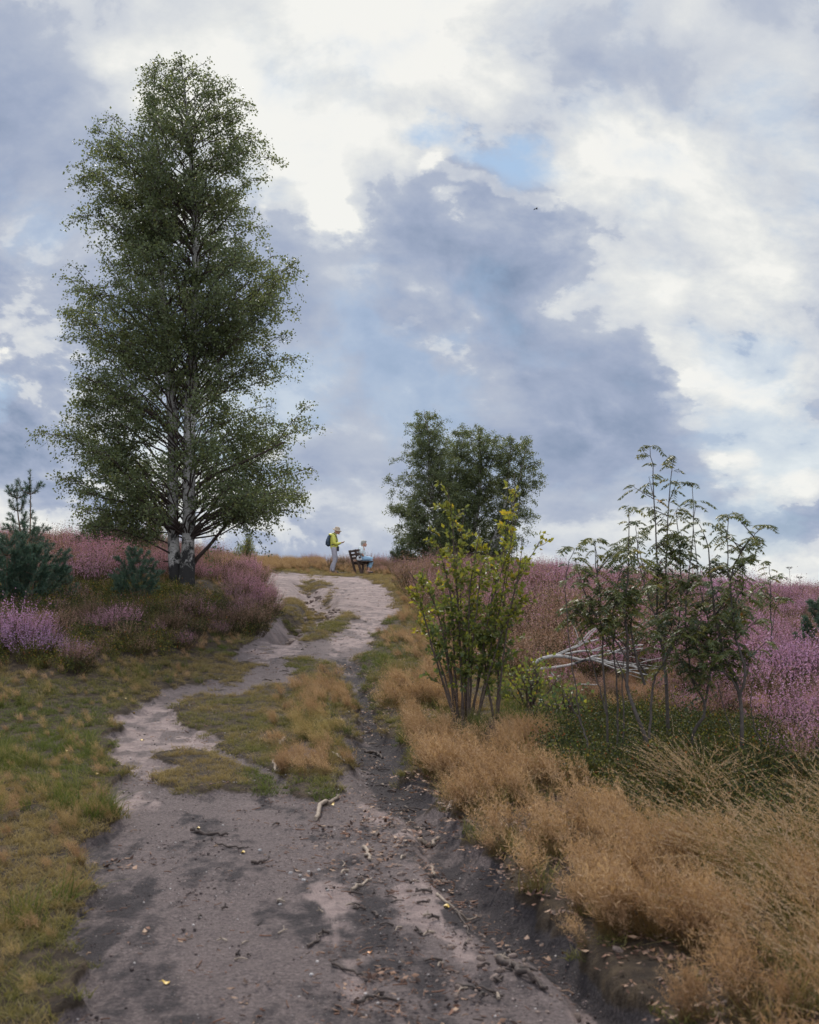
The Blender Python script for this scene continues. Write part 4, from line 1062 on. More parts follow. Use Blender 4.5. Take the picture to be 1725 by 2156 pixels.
# low side limbs drawn in the photograph
def limb(P, r0, r1, nl=0, spread=0.5, leafsize=0.055):
    S = spline(np.array(P), 14); tube(gw, S, np.linspace(r0, r1, 14), 7, 0.6, cap=False, m=1)
    if nl:
        for k in range(nl):
            q = RNG.uniform(0.4, 1.0); c = S[int(q * 13)]
            dd = unit(RNG.normal(size=3) + np.array([0, 0, 0.1])); l = RNG.uniform(0.25, 0.6)
            tw = c + dd * l * np.linspace(0, 1, 4)[:, None]; tube(gw, tw, [0.006, 0.005, 0.003, 0.002], 3, 0.5, cap=False, m=1)
            nn = 16; tq = RNG.random(nn)[:, None]
            leaves(gl, c + dd * l * tq + RNG.normal(size=(nn, 3)) * 0.05, RNG.normal(size=(nn, 3)) + [0, 0, -.5], leafsize * RNG.uniform(.7, 1.2, nn), 0.75, np.clip(RNG.normal(.42, .18, nn), 0, 1))
limb([(bx[0] + 0.15, bx[1], bx[2] + 0.2), pt(412, 1180, DB), pt(440, 1150, DB - .2), pt(466, 1118, DB - .3), pt(500, 1080, DB - .5), pt(560, 1040, DB - .6)], 0.055, 0.015, 24)
limb([pt(402, 1150, DB), pt(414, 1120, DB), pt(440, 1094, DB), pt(490, 1066, DB), pt(560, 1062, DB)], 0.035, 0.012, 24)
limb([pt(398, 1040, DB), pt(450, 1000, DB - .4), pt(520, 970, DB - .7), pt(600, 930, DB - 1)], 0.05, 0.015, 26)
limb([pt(368, 1170, DB), pt(330, 1150, DB - .3), pt(290, 1130, DB - .6), pt(230, 1112, DB - .8), pt(160, 1106, DB - 1)], 0.022, 0.006, 60)
limb([pt(370, 1150, DB), pt(320, 1130, DB), pt(270, 1110, DB + .2), pt(210, 1080, DB + .4), pt(150, 1090, DB + .4)], 0.017, 0.005, 60)
limb([pt(364, 1184, DB), pt(352, 1182, DB), pt(344, 1182, DB)], 0.02, 0.012)
limb([pt(362, 900, DB), pt(300, 860, DB - .5), pt(230, 820, DB - .8), pt(170, 790, DB - 1)], 0.04, 0.012, 20)
finish('birch_tree', 'tall old birch with two white trunks standing on the heather bank', 'tree', bx, gw, gl, [M_BARK, M_TWIG], M_LEAF)

# ---- three birches beyond the crest
def back_birch(dist, X0, trunks, tab, nb, label, top, seed):
    b = at(X0, dist)
    tl = []
    for pts, r in trunks:
        S = trunk_line([(X0, 1222)] + pts, dist, r, base=(b[0], b[1], b[2] - 0.1), n=16); tl.append(S)
    ext = ext_fn(tab, dist)
    gw, gl, n = crown_tree(tl, ext, int(nb * 1.9), 0.066, 70, (pt(0, 1190, dist)[2], pt(0, top, dist)[2]), rise=(0.5, 1.1), twl=(0.35, 0.75), droop=0.5, bot=0.6, tonebase=0.40, shoot=0.11, minr=.25)
    print('back birch leaves', n)
    for TP, TR in tl: tube(gw, TP, TR, 8, np.linspace(0.1, 1, len(TP)), cap=False, m=0)
    return finish('birch_tree', label, 'tree', b, gw, gl, [M_BARK, M_TWIG], M_LEAF, 'birches beyond the crest')
back_birch(54, 945, [([(935, 1150), (915, 1080), (905, 1000), (902, 920), (893, 862)], [.16, .12, .10, .08, .05, .01])],
           [(858, 884, 906), (880, 850, 936), (920, 846, 950), (950, 824, 960), (990, 804, 970), (1040, 812, 985), (1090, 816, 985), (1130, 818, 985), (1165, 824, 965), (1180, 830, 940)], 150,
           'round topped birch nearest the bench, tallest of the three beyond the crest', 866, 1)
back_birch(56, 985, [([(992, 1150), (1005, 1080), (1012, 1000), (1010, 930), (1000, 890)], [.17, .13, .10, .08, .05, .01]), ([(970, 1160), (955, 1100), (960, 1010), (975, 930)], [.13, .10, .07, .05, .01])],
           [(882, 985, 1015), (900, 950, 1050), (940, 935, 1080), (1000, 930, 1090), (1060, 925, 1090), (1110, 930, 1080), (1150, 950, 1060)], 150,
           'broad dark birch in the middle of the three beyond the crest', 892, 2)
back_birch(55, 1025, [([(1040, 1140), (1062, 1070), (1070, 1000), (1078, 930)], [.14, .11, .08, .05, .01]), ([(1050, 1130), (1080, 1060), (1095, 1000), (1112, 930)], [.09, .08, .06, .04, .01])],
           [(900, 1045, 1075), (915, 1035, 1118), (950, 1040, 1126), (1000, 1045, 1146), (1040, 1050, 1140), (1080, 1050, 1120), (1110, 1040, 1126), (1140, 1045, 1110)], 105,
           'loosely leaved birch leaning outwards, farthest of the three from the bench', 915, 3)

# ---- generic small bush
def bush(name, label, cat, base, rx, ry, hz, nst, ml, mw, leaf, dens, group=None, tone=0.45, up=0.8, lw=0.7, droop=0.1, scatter_=0.02, cloud=0.35, crown='foliage'):
    gw = Geo(); gl = Geo()
    for i in range(nst):
        a = RNG.random() * 6.283; r = RNG.random() ** 0.6
        tip = np.array([math.cos(a) * rx * r, math.sin(a) * ry * r, hz * (1 - 0.55 * r ** 2) * RNG.uniform(0.75, 1.0)])
        P = spline(np.array([[math.cos(a) * 0.05, math.sin(a) * 0.05, -0.03], tip * [0.35, 0.35, 0.45] + RNG.normal(size=3) * 0.03, tip * [0.8, 0.8, 0.8], tip]), 8)
        tube(gw, P, np.linspace(0.008 + 0.006 * hz, 0.002, 8), 4, 0.5, cap=False)
        L = np.linalg.norm(tip); nl = int(L * dens)
        for k in range(5):
            q = RNG.uniform(0.3, 0.95); c = P[int(q * 7)]; dd = unit(RNG.normal(size=3) + np.array([0, 0, up])); l = RNG.uniform(0.12, 0.3) * L * 0.7
            tube(gw, c + dd * l * np.linspace(0, 1, 3)[:, None], [0.004, 0.003, 0.0015], 3, 0.5, cap=False)
            tq = RNG.random(nl // 4)[:, None]; p = c + dd * l * tq
            leaves(gl, p + RNG.normal(size=p.shape) * scatter_, unit(RNG.normal(size=p.shape) * 0.8 + dd), leaf * RNG.uniform(.6, 1.2, len(p)), lw, np.clip(RNG.normal(tone, .18, len(p)), 0, 1))
        tq = RNG.uniform(0.25, 1.02, nl); ii = np.clip((tq * 7).astype(int), 0, 6); ff = (tq * 7 - ii)[:, None]
        p = P[ii] * (1 - ff) + P[ii + 1] * ff
        leaves(gl, p + RNG.normal(size=p.shape) * scatter_, unit(RNG.normal(size=p.shape) * 0.9 + [0, 0, up]), leaf * RNG.uniform(.6, 1.2, nl), lw, np.clip(RNG.normal(tone, .18, nl), 0, 1))
    root = thing(name, label, cat, base, 0, group)
    gw.obj('stems', mw, root); gl.obj(crown, ml, root, smooth=False)
    return root
for X0, d, rx, hz, ns, lab in ((215, 31, 0.85, 0.75, 60, 'dark green juniper bush on the heather behind the tall birch'), (262, 31.5, 0.75, 0.62, 50, 'rounded juniper bush close behind the low birch limbs'), (318, 32, 0.6, 0.45, 36, 'smallest and lowest juniper bush beside the birch trunks')):
    bush('juniper_bush', lab, 'bush', at(X0, d), rx, 0.6, hz + 0.60, ns, M_JUN, M_BRWN, 0.05, 190, 'juniper bushes behind the tall birch', tone=0.4, up=0.4, lw=0.22, scatter_=0.03)
bush('birch_sapling', 'small airy birch sapling on the grassy crest right of the tall birch', 'sapling', at(518, 43), 0.46, 0.4, 1.35, 26, M_LEAF, M_TWIG, 0.045, 90, tone=0.7, lw=0.7, scatter_=0.05)
bush('birch_sapling', 'thin birch sapling seen through the crown base behind the tall birch trunks', 'sapling', at(322, 36), 0.5, 0.4, 1.7, 22, M_LEAF, M_TWIG, 0.045, 70, tone=0.7, lw=0.7, scatter_=0.06)
bush('juniper_bush', 'low dense conifer bush at the foot of the nearest crest birch', 'bush', at(848, 53), 0.7, 0.5, 1.15, 40, M_JUN, M_BRWN, 0.06, 150, None, tone=0.35, up=1.0, lw=0.25, scatter_=0.04)
bush('oak_seedling', 'leafy light green bush in the long grass between shrub and rowans', 'bush', at(1110, 12.8), 0.50, 0.4, 0.50, 20, M_LEAF_SH, M_BRWN, 0.05, 28, tone=0.55, lw=0.75, scatter_=0.09)
bush('oak_seedling', 'leafy bush with bluish green leaves just left of the rowans', 'bush', at(1185, 12.0), 0.32, 0.3, 0.36, 14, M_LEAF_SH, M_BRWN, 0.05, 28, tone=0.35, lw=0.75, scatter_=0.08)

# ---- the yellow-green shrub beside the track
def shrub(base, dist, stems, label):
    gw = Geo(); gl = Geo(); b = np.asarray(base)
    for (bxx, tip, mid, r) in stems:
        dy = RNG.uniform(-0.45, 0.45)
        T = pt(*tip, dist + dy); B = b + np.array([bxx, RNG.uniform(-.08, .08), -0.05])
        Mx = pt(*mid, dist + dy * 0.5) if mid else B * 0.5 + T * 0.5 + RNG.normal(size=3) * 0.04 + [0, 0, 0.06]
        P = spline(np.array([B, Mx, T]), 16); P[1:-1] += np.cumsum(RNG.normal(size=(14, 3)), 0) * 0.006
        tube(gw, P, np.linspace(r, 0.003, 16), 6, 0.5, cap=False)
        Ln = np.linalg.norm(T - B)
        for k in range(int(9 + 5 * Ln)):
            q = RNG.uniform(0.22, 0.98); s = q * 15; c = P[int(s)]
            dd = unit(RNG.normal(size=3) * [1, 1, 0.6] + np.array([0, 0, 0.75])); l = RNG.uniform(0.08, 0.34) * (1.15 - 0.5 * q)
            n = 5; tw = c + dd * l * np.linspace(0, 1, n)[:, None] + RNG.normal(size=(n, 3)) * 0.006
            tube(gw, tw, np.linspace(0.004, 0.0015, n), 3, 0.5, cap=False)
            nl = int(7 + l * 40); tq = RNG.uniform(0.1, 1.05, nl)[:, None]
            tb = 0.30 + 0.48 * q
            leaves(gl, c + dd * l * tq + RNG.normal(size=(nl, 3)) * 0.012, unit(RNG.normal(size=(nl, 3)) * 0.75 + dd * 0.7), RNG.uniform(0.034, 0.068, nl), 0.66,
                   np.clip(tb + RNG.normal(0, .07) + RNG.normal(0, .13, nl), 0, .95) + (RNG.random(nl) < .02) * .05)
        nl = int(22 * Ln * 0.6); tq = RNG.uniform(0.35, 1.0, nl); ii = (tq * 15).astype(int)
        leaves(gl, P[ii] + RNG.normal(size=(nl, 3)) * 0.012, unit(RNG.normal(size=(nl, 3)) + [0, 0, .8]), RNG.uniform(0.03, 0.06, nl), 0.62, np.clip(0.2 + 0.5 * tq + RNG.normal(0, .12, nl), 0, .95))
    return finish('deciduous_shrub', label, 'shrub', b, gw, gl, M_BRWN, M_LEAF_SH, wood='stems', crown='foliage')
def Z3(x, y): return (759 + x * .336, 828 + y * .336)
DS = 11.9
sb = at(980, DS)
tips = [(-.10, (300, 1110), (470, 1330)), (-.08, (430, 800), (560, 1250)), (-.03, (540, 590), (600, 1150)), (0.0, (650, 770), (640, 1300)), (0.02, (750, 840), (690, 1350)), (0.03, (830, 900), (740, 1350)),
        (0.04, (960, 640), (840, 1250)), (0.10, (1000, 680), (860, 1400)), (0.10, (1120, 930), (960, 1250)), (0.08, (1050, 1260), (900, 1500)), (-.1, (390, 1380), (480, 1650)), (-.06, (500, 1150), (540, 1500)),
        (0.05, (900, 980), (800, 1400)), (0.0, (690, 1020), (660, 1450)), (-.04, (590, 900), (600, 1400)), (0.30, (965, 500), (870, 1500)), (0.30, (1010, 900), (900, 1500)), (-.1, (340, 1180), (430, 1500)), (0.02, (780, 1050), (720, 1500)), (0.28, (820, 1250), (800, 1700))]
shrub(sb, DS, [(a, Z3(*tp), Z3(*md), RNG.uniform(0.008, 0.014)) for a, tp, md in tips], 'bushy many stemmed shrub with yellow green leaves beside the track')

# ---- rowan saplings
def rowan_leaf(gl, B, D, Ln, tone):
    D = unit(D); droop = np.array([0, 0, -1.0])
    side = unit(np.cross(D, [0, 0, 1.0]) + RNG.normal(size=3) * 0.2)
    n = 6; t = np.linspace(0.25, 1.0, n)
    C = B + D * (Ln * t)[:, None] + droop * (Ln * 0.60 * t ** 2)[:, None]
    tg = unit(D + droop * 1.2 * t[:, None])
    P = np.vstack([C, C, C[-1:]])
    nn = RNG.normal(size=(2 * n + 1, 3)) * 0.12
    DD = np.vstack([unit(side + tg * 0.45 + droop * 0.45), unit(-side + tg * 0.45 + droop * 0.45), tg[-1:]]) + nn
    sz = Ln * 0.36 * np.r_[1 - 0.25 * abs(t - 0.6), 1 - 0.25 * abs(t - 0.6), 0.9]
    leaves(gl, P, DD, sz * 1.08, 0.36, np.clip(tone + RNG.normal(0, .06, 2 * n + 1), 0, 1), fold=0.3, up=np.array([0, 0, 1.5]))
    V = np.vstack([B, C[1], C[3], C[-1]]); tube(gl, V, 0.0012, 3, 0.9, cap=False)
def Z4(x, y): return (1104 + x * .368, 897 + y * .368)
def rowan(name, label, base, dist, stems, leafz=(0.35, 1.0), nper=14, group='rowan saplings on the right', ls=1.0, side=6, tone=0.45):
    nper = int(nper * 1.15); side = side * 1.6
    gw = Geo(); gl = Geo(); b = np.asarray(base)
    for pts, r0, lf in stems:
        dy = np.cumsum(RNG.normal(0, 0.05, len(pts)))
        P = np.array([pt(*Z4(*p), dist + d) for p, d in zip(pts, dy)])
        if pts[0] is stems[0][0][0] or pts[0][1] > 1900: P[0] = [P[0][0], dist, h1(P[0][0], dist) - 0.05]
        n = 22; S = spline(P, n); S[1:-1] += RNG.normal(size=(n - 2, 3)) * 0.004
        tube(gw, S, np.linspace(r0, 0.0025, n), 6, 0.5, cap=True)
        if lf is None: continue
        Ls = np.linalg.norm(np.diff(S, axis=0), axis=1).sum()
        q = np.linspace(lf, 0.99, max(3, int(Ls * (1 - lf) * nper)))
        for qq in q:
            s = min(qq * (n - 1), n - 1.001); c = S[int(s)]; a = RNG.random() * 6.283
            rowan_leaf(gl, c, [math.cos(a), math.sin(a) * .8, RNG.uniform(0.0, 1.0)], RNG.uniform(0.10, 0.165) * ls * (1.0 - 0.2 * qq), np.clip(RNG.normal(tone + .08, .22), 0, .93) + (RNG.random() < .06) * .07)
        for k in range(4):
            a = RNG.random() * 6.283
            rowan_leaf(gl, S[-1], [math.cos(a), math.sin(a) * .8, RNG.uniform(0.1, 0.8)], RNG.uniform(0.09, 0.15) * ls, np.clip(RNG.normal(tone, .16), 0, 1))
        for k in range(int(side * Ls * (1 - lf))):           # leafy side twigs
            qq = RNG.uniform(lf, 0.85); c = S[int(qq * (n - 1))]; a = RNG.random() * 6.283
            dd = unit(np.array([math.cos(a), math.sin(a), RNG.uniform(0.4, 1.3)])); l = RNG.uniform(0.12, 0.34)
            tube(gw, c + dd * l * np.linspace(0, 1, 3)[:, None], [0.005, 0.0035, 0.002], 4, 0.5, cap=False)
            for j in range(RNG.integers(4, 7)):
                a = RNG.random() * 6.283
                rowan_leaf(gl, c + dd * l * RNG.uniform(0.5, 1), [math.cos(a), math.sin(a), RNG.uniform(-.3, 1.0)], RNG.uniform(0.09, 0.15) * ls, np.clip(RNG.normal(tone, .16), 0, 1))
    return finish(name, label, 'sapling', b, gw, gl, M_ROWB, M_LEAF_RO, group, wood='stems', crown='foliage')
D4 = 9.3
def gb(x, y, d): p = pt(*Z4(x, y), d); return (p[0], d, h1(p[0], d))
rowan('rowan_sapling', 'thick stemmed rowan forking near its foot, with crossing branches in front of the fallen birch', gb(725, 2060, D4), D4,
      [([(725, 2060), (715, 1850), (640, 1640), (590, 1500), (592, 1250), (572, 1050), (590, 900), (600, 690), (597, 470)], 0.019, .56), ([(715, 1790), (735, 1500), (770, 1400), (835, 1280), (860, 1100)], 0.011, .5),
       ([(690, 1480), (650, 1350), (612, 1150), (640, 1000), (690, 880), (640, 640)], 0.011, .42), ([(590, 1330), (480, 1150), (430, 950), (405, 650)], 0.008, .5), ([(700, 1420), (600, 1280), (440, 1130), (350, 960), (290, 760)], 0.007, .3), ([(600, 1500), (480, 1250), (380, 1100), (330, 1000)], 0.006, .3)])
rowan('rowan_sapling', 'straight tall rowan with two whip thin leaders standing above all the other saplings', gb(820, 1720, D4 + .9), D4 + .9,
      [([(822, 1720), (815, 1500), (800, 1350), (775, 1200), (760, 1000), (758, 700), (738, 300), (720, 115)], 0.017, .42), ([(812, 1480), (800, 1300), (812, 1000), (815, 700), (830, 380), (860, 175)], 0.012, .40),
       ([(800, 1350), (880, 1150), (900, 900), (880, 640), (870, 480)], 0.010, .40), ([(770, 1150), (700, 950), (650, 750), (640, 560)], 0.008, .45)], nper=15)
rowan('rowan_sapling', 'low forked rowan with greenish blue leaves drooping in the middle of the thicket', gb(962, 1860, D4 + .4), D4 + .4,
      [([(962, 1860), (968, 1750), (1030, 1650), (1020, 1550), (960, 1450), (930, 1250), (925, 1000), (960, 700), (985, 430)], 0.015, .42), ([(1030, 1600), (1060, 1450), (1070, 1250), (1050, 1100), (990, 820), (960, 330)], 0.011, .38),
       ([(1000, 1500), (900, 1350), (840, 1200), (820, 1080)], 0.007, .4), ([(1040, 1300), (1130, 1180), (1160, 1060)], 0.007, .35)], side=8, tone=.38)
rowan('rowan_sapling', 'rightmost rowan of the thicket, one stout upright stem splitting below the leaves', gb(1250, 2070, D4), D4,
      [([(1250, 2070), (1246, 1750), (1228, 1510), (1165, 1380), (1110, 1150), (1075, 950), (1060, 700), (1000, 560)], 0.018, .45), ([(1235, 1560), (1262, 1400), (1210, 1200), (1185, 1000), (1165, 760), (1170, 520)], 0.013, .4),
       ([(1170, 950), (1200, 800), (1260, 690), (1320, 620), (1375, 575)], 0.007, .35), ([(1225, 1520), (1160, 1420), (1020, 1360), (1000, 1200), (1030, 900)], 0.008, .25), ([(1240, 1480), (1150, 1330), (1060, 1240), (930, 1180)], 0.007, .2), ([(1245, 1500), (1280, 1380), (1250, 1290)], 0.006, .2), ([(1190, 1050), (1250, 900), (1240, 700)], 0.006, .4)], side=7)
rowan('rowan_sapling', 'slender twin stemmed rowan at the left edge of the thicket with sparse drooping leaves', gb(500, 1980, D4 + .2), D4 + .2,
      [([(500, 1980), (475, 1700), (452, 1400), (445, 1200), (425, 1000), (410, 820), (404, 660)], 0.010, .50), ([(535, 2040), (532, 1650), (525, 1400), (500, 1150), (540, 900), (590, 700)], 0.009, .48), ([(470, 1650), (400, 1400), (330, 1200), (270, 1050)], 0.006, .55), ([(560, 1960), (570, 1700), (560, 1400), (600, 1150)], .008, .7)], nper=10, side=4, tone=.5)
rowan('rowan_sapling', 'bare leaning rowan stems with a few leaves only at the tips, left of the thicket', gb(412, 2040, D4 - .1), D4 - .1,
      [([(412, 2040), (370, 1850), (325, 1700), (260, 1590), (215, 1500)], 0.009, None), ([(650, 2080), (655, 1960), (640, 1840)], 0.006, None), ([(330, 1720), (290, 1500), (250, 1150), (240, 850), (290, 700)], 0.006, .72)], nper=7, side=1)
rowan('rowan_sapling', 'thin leafless rowan stem leaning left at the right edge of the thicket', gb(1420, 2080, D4 + .1), D4 + .1,
      [([(1420, 2080), (1400, 1900), (1320, 1730), (1300, 1600), (1310, 1420)], 0.008, None), ([(1215, 1990), (1200, 1800), (1140, 1600), (1100, 1450)], .007, None), ([(1415, 1880), (1405, 1700), (1410, 1560)], .005, None)])
p = pt(*Z4(1420, 1290), 15.5)
rowan('rowan_sapling', 'lone slim rowan sapling standing by itself in the heather on the right', (p[0], 15.5, h1(p[0], 15.5)), 15.5,
      [([(1418, 1340), (1412, 1100), (1408, 900), (1400, 780)], 0.012, .38), ([(1416, 1180), (1435, 1060), (1470, 990)], 0.005, .8)], nper=12, side=3, ls=1.25, group=None)

# dried flower stalks on the right skyline
for Xs, Ys, ht, lab in ((1662, 1205, .75, 'taller dry umbel stalk on the right skyline'), (1683, 1222, .5, 'shorter dry umbel stalk on the right skyline')):
    g = Geo(); b = at(Xs, 34); S = spline(np.array([[0, 0, -.05], [.02, 0, ht * .5 + .35], [.0, 0, ht + .45]]), 8)
    tube(g, S, np.linspace(.009, .004, 8), 5, .5)
    for k in range(9):
        a = k * .7; e = S[-1] + np.array([math.cos(a) * .07, math.sin(a) * .07, .06]); tube(g, [S[-1], e], .003, 3, .5)
        leaves(g, e + RNG.normal(size=(8, 3)) * .012, RNG.normal(size=(8, 3)), .025, .7, .5)
    for s in (.45, .65):
        c = S[int(s * 7)]; e = c + np.array([.10 * (1 if s < .5 else -1), 0, .16]); tube(g, [c, e], .004, 4, .5); leaves(g, e + RNG.normal(size=(12, 3)) * .015, RNG.normal(size=(12, 3)), .025, .7, .5)
    o = g.obj('umbel_stalk', M_ROWB); o.location = b; tag(o, lab, 'dry stalk', 'dry umbel stalks')

# ---- young pines
def pine(base, ht, label, leaders, whorls, spread, group=None, needle=0.055, dens=1.0, zlow=0.08):
    gw = Geo(); gn = Geo(); b = np.asarray(base)
    def shootn(P, q0, dn):
        P = np.asarray(P); Ls = np.linalg.norm(P[-1] - P[0]); n = int(2.2 * dn * Ls * (1 - q0) * dens)
        if n < 2: return
        q = q0 + (1 - q0) * RNG.random(n); s = q * (len(P) - 1); i = np.clip(s.astype(int), 0, len(P) - 2); f = (s - i)[:, None]
        C = P[i] * (1 - f) + P[i + 1] * f; tg = unit(P[i + 1] - P[i])
        leaves(gn, C, unit(tg * 0.85 + RNG.normal(size=(n, 3)) * 0.65), needle * RNG.uniform(.7, 1.2, n), 0.10, np.clip(RNG.normal(.5, .25, n), 0, 1), fold=0)
        leaves(gn, P[-1] + RNG.normal(size=(24, 3)) * .008, unit(tg[-1] * 1.2 + RNG.normal(size=(24, 3)) * .5), needle, 0.08, RNG.uniform(.5, 1, 24), fold=0)
    for li, L in enumerate(leaders):
        S = spline(np.array(L) * ht, 16); tube(gw, S, np.linspace(0.018 * ht / 1.8 + .002, 0.005, 16), 6, .5)
        shootn(S, 0.72, 260)
        nw = whorls if li == 0 else whorls - 2
        for w in range(nw):
            if li == 0 and len(leaders) > 1 and w in (1, 4): continue
            q = zlow + (0.90 - zlow) * (w / max(1, nw - 1)) if li == 0 else 0.5 + 0.42 * (w / max(1, nw - 1))
            c = S[int(q * 15)]; r = spread * ht * (1 - q) ** 0.75 * (1 if li == 0 else .5) + 0.07 * ht
            a0 = RNG.random() * 6.28; nb = RNG.integers(4, 7)
            for k in range(nb):
                a = a0 + k * 6.283 / nb + RNG.normal(0, .2); rr = r * RNG.uniform(.7, 1.1)
                d = np.array([math.cos(a), math.sin(a), 0])
                B = spline(np.array([c, c + d * rr * .55 + [0, 0, rr * .25], c + d * rr + [0, 0, rr * .95]]), 8)
                tube(gw, B, np.linspace(.008, .003, 8), 4, .5, cap=False); shootn(B, .18, 380)
                for j in range(3 if q < .6 else 1):
                    e = B[RNG.integers(3, 7)]; dd = unit(d + RNG.normal(size=3) * .6 + [0, 0, .7]); B2 = e + dd * rr * .4 * np.linspace(0, 1, 4)[:, None]
                    tube(gw, B2, .003, 3, .5, cap=False); shootn(B2, 0.05, 420)
    root = thing('pine_sapling', label, 'sapling', b, 0, group)
    gw.obj('trunk', M_PINB, root); gn.obj('needles', M_NEEDLE, root, smooth=False)
    return root
pine(at(62, 19.5), 2.25, 'young pine with two bare orange leaders beside the birch bank', [[(0, 0, -.02), (-.01, 0, .3), (.005, 0, .6), (-.005, 0, 1.0)], [(0, 0, .22), (-.035, .01, .40), (-.085, .0, .66), (-.105, 0, .90)]], 6, 0.15, needle=.07, dens=0.5)
pine(at(285, 20.5), 0.95, 'small bushy pine low in the heather in front of the tall birch', [[(0, 0, -.02), (.02, 0, .5), (.0, 0, 1.0)]], 6, 0.42, needle=.06, dens=1.2)
pine(at(140, 19.8), 0.62, 'knee high pine seedling just right of the young two leader pine', [[(0, 0, -.02), (.02, 0, .5), (.0, 0, 1.0)]], 4, 0.30, needle=.05)
pine(at(14, 18.5), 1.15, 'dense low pine cut by the left picture edge in the heather', [[(0, 0, -.02), (.02, 0, .5), (.0, 0, 1.0)]], 6, 0.55, needle=.06, dens=1.2)
pine(at(1722, 17.0), 1.0, 'bushy young pine in the purple heather by the right picture edge', [[(0, 0, -.02), (.02, 0, .5), (.0, 0, 1.0)]], 6, 0.30, needle=.07, dens=1.2)

pine(at(70, 18.8), 0.95, 'wide dense lower pine bush at the foot of the two leader pine', [[(0, 0, -.02), (.02, 0, .5), (.0, 0, 1.0)]], 6, 0.62, needle=.07, dens=1.2)
# ---- felled birch stems in the heather
def fallen(name, label, pts, dist, r0, r1, brs, dys=None):
    g = Geo(); gt = Geo()
    P = []
    for i, (x_, y_, up) in enumerate(pts):
        d = dist + (dys[i] if dys else 0); q = pt(x_, y_, d); P.append([q[0], d, q[2]])
    P = np.array(P); b = np.array([P[0][0], P[0][1], h1(P[0][0], P[0][1])])
    S = spline(P, 24); tube(g, S - b, np.linspace(r0, r1, 24), 9, 0.5, jitter=.08)
    root = thing(name, label, 'fallen stem', b, 0, 'felled birch stems in the heather')
    g.obj('trunk', M_BARK, root)
    for q, ex, ey, ez, rr in brs:
        gb_ = Geo(); c = S[int(q * 23)] - b; B = spline(np.array([c, c + np.array([ex, ey, ez]) * .5 + RNG.normal(size=3) * .03, c + np.array([ex, ey, ez])]), 8)
        tube(gb_, B, np.linspace(rr, rr * .35, 8), 6, 0.5); gb_.obj('branch', M_BARK, root)
    return root
def Z6(x, y): return ((1600 + x / 3.45) * .69, (1900 + y / 3.45) * .69)
def z6(l): return [(*Z6(x, y), 0) for x, y in l]
DF = 14.6
fallen('fallen_birch', 'thick white birch stem arching over the heather with its cut end on the left', z6([(95, 430), (200, 375), (330, 350), (480, 365), (620, 395), (760, 380), (900, 420), (1100, 450), (1190, 475)]), DF, .024, .012,
       [(.25, .75, .3, .22, .009), (.55, .8, .1, -.10, .011), (.6, .6, -.2, -.18, .008)])
fallen('fallen_birch', 'long thinner white birch stem crossing in front of the arched one', z6([(85, 490), (250, 478), (420, 455), (560, 420), (680, 375), (740, 350), (880, 330), (1100, 250), (1250, 235)]), DF - .25, .018, .008,
       [(.5, .7, .2, .08, .009), (.55, .8, -.1, -.10, .008)])
fallen('fallen_birch', 'straight slender birch pole lying behind the arched stem', z6([(430, 330), (600, 300), (800, 293), (1000, 300), (1250, 270)]), DF + .35, .014, .007, [(.4, .7, .1, .15, .009), (.7, .5, .2, -.12, .008)])
fallen('fallen_birch', 'broken birch branch slanting upwards behind the pile with dark forked twigs', z6([(340, 350), (480, 280), (600, 230), (700, 120), (760, 60)]), DF + .5, .014, .006, [(.4, .35, .1, .28, .010), (.6, .8, .2, .22, .010), (.5, -.1, .1, .3, .007)])
fallen('fallen_birch', 'thin pale branches fanning out at the far right end of the birch pile', z6([(760, 400), (950, 480), (1150, 520), (1350, 560)]), DF - .1, .012, .006, [(.3, .5, .1, -.18, .008), (.5, .8, .2, .02, .007), (.4, 1.0, .2, .2, .006)])
fallen('fallen_birch', 'short pale birch stick lying alone below the pile of stems', z6([(530, 660), (620, 650), (720, 655), (780, 650)]), DF - 1.2, .010, .007, [])
fallen('fallen_birch', 'thin broken stub leaning out of the heather below the cut ends', z6([(275, 520), (320, 570), (355, 610)]), DF - 1.0, .010, .007, [])
# ================================================================ PEOPLE, BENCH, BAGS
def simple(name, col, rough=0.8, vary=0.15, sc=60):
    m, t = material(name)
    n = t.noise(t.n('ShaderNodeTexCoord').outputs['Object'], sc, 3, 0.6)
    lo = tuple(c * (1 - vary * 1.6) for c in col); hi = tuple(min(1, c * (1 + vary)) for c in col)
    c = t.ramp(n, [(0.3, lo), (0.7, hi)])
    bp = t.n('ShaderNodeBump', ins={'Height': t.noise(t.n('ShaderNodeTexCoord').outputs['Object'], 14, 4, 0.6), 'Strength': 0.5, 'Distance': 0.02})
    b = t.n('ShaderNodeBsdfPrincipled', ins={'Base Color': c, 'Roughness': rough, 'Normal': bp.outputs[0]})
    t.n('ShaderNodeOutputMaterial', ins={0: b.outputs[0]})
    return m
M_SKIN = simple('skin', (0.50, 0.27, 0.19), 0.55, 0.08)
M_YEL = simple('yellow_jacket_cloth', (0.56, 0.54, 0.09), 0.6, 0.12, 12)
M_TROU = simple('grey_trouser_cloth', (0.36, 0.34, 0.38), 0.8, 0.12, 12)
M_SHOE = simple('dark_shoe', (0.07, 0.055, 0.065), 0.7)
M_HAT = simple('beige_hat_cloth', (0.42, 0.33, 0.24), 0.85)
M_NAVY = simple('navy_pack_cloth', (0.030, 0.052, 0.085), 0.6, 0.3, 20)
M_BLACK = simple('dark_case', (0.030, 0.022, 0.028), 0.5)
M_HAIR = simple('grey_hair', (0.34, 0.33, 0.30), 0.7, 0.35, 60)
M_SHIRT = simple('pale_shirt_cloth', (0.58, 0.63, 0.64), 0.8, 0.12, 14)
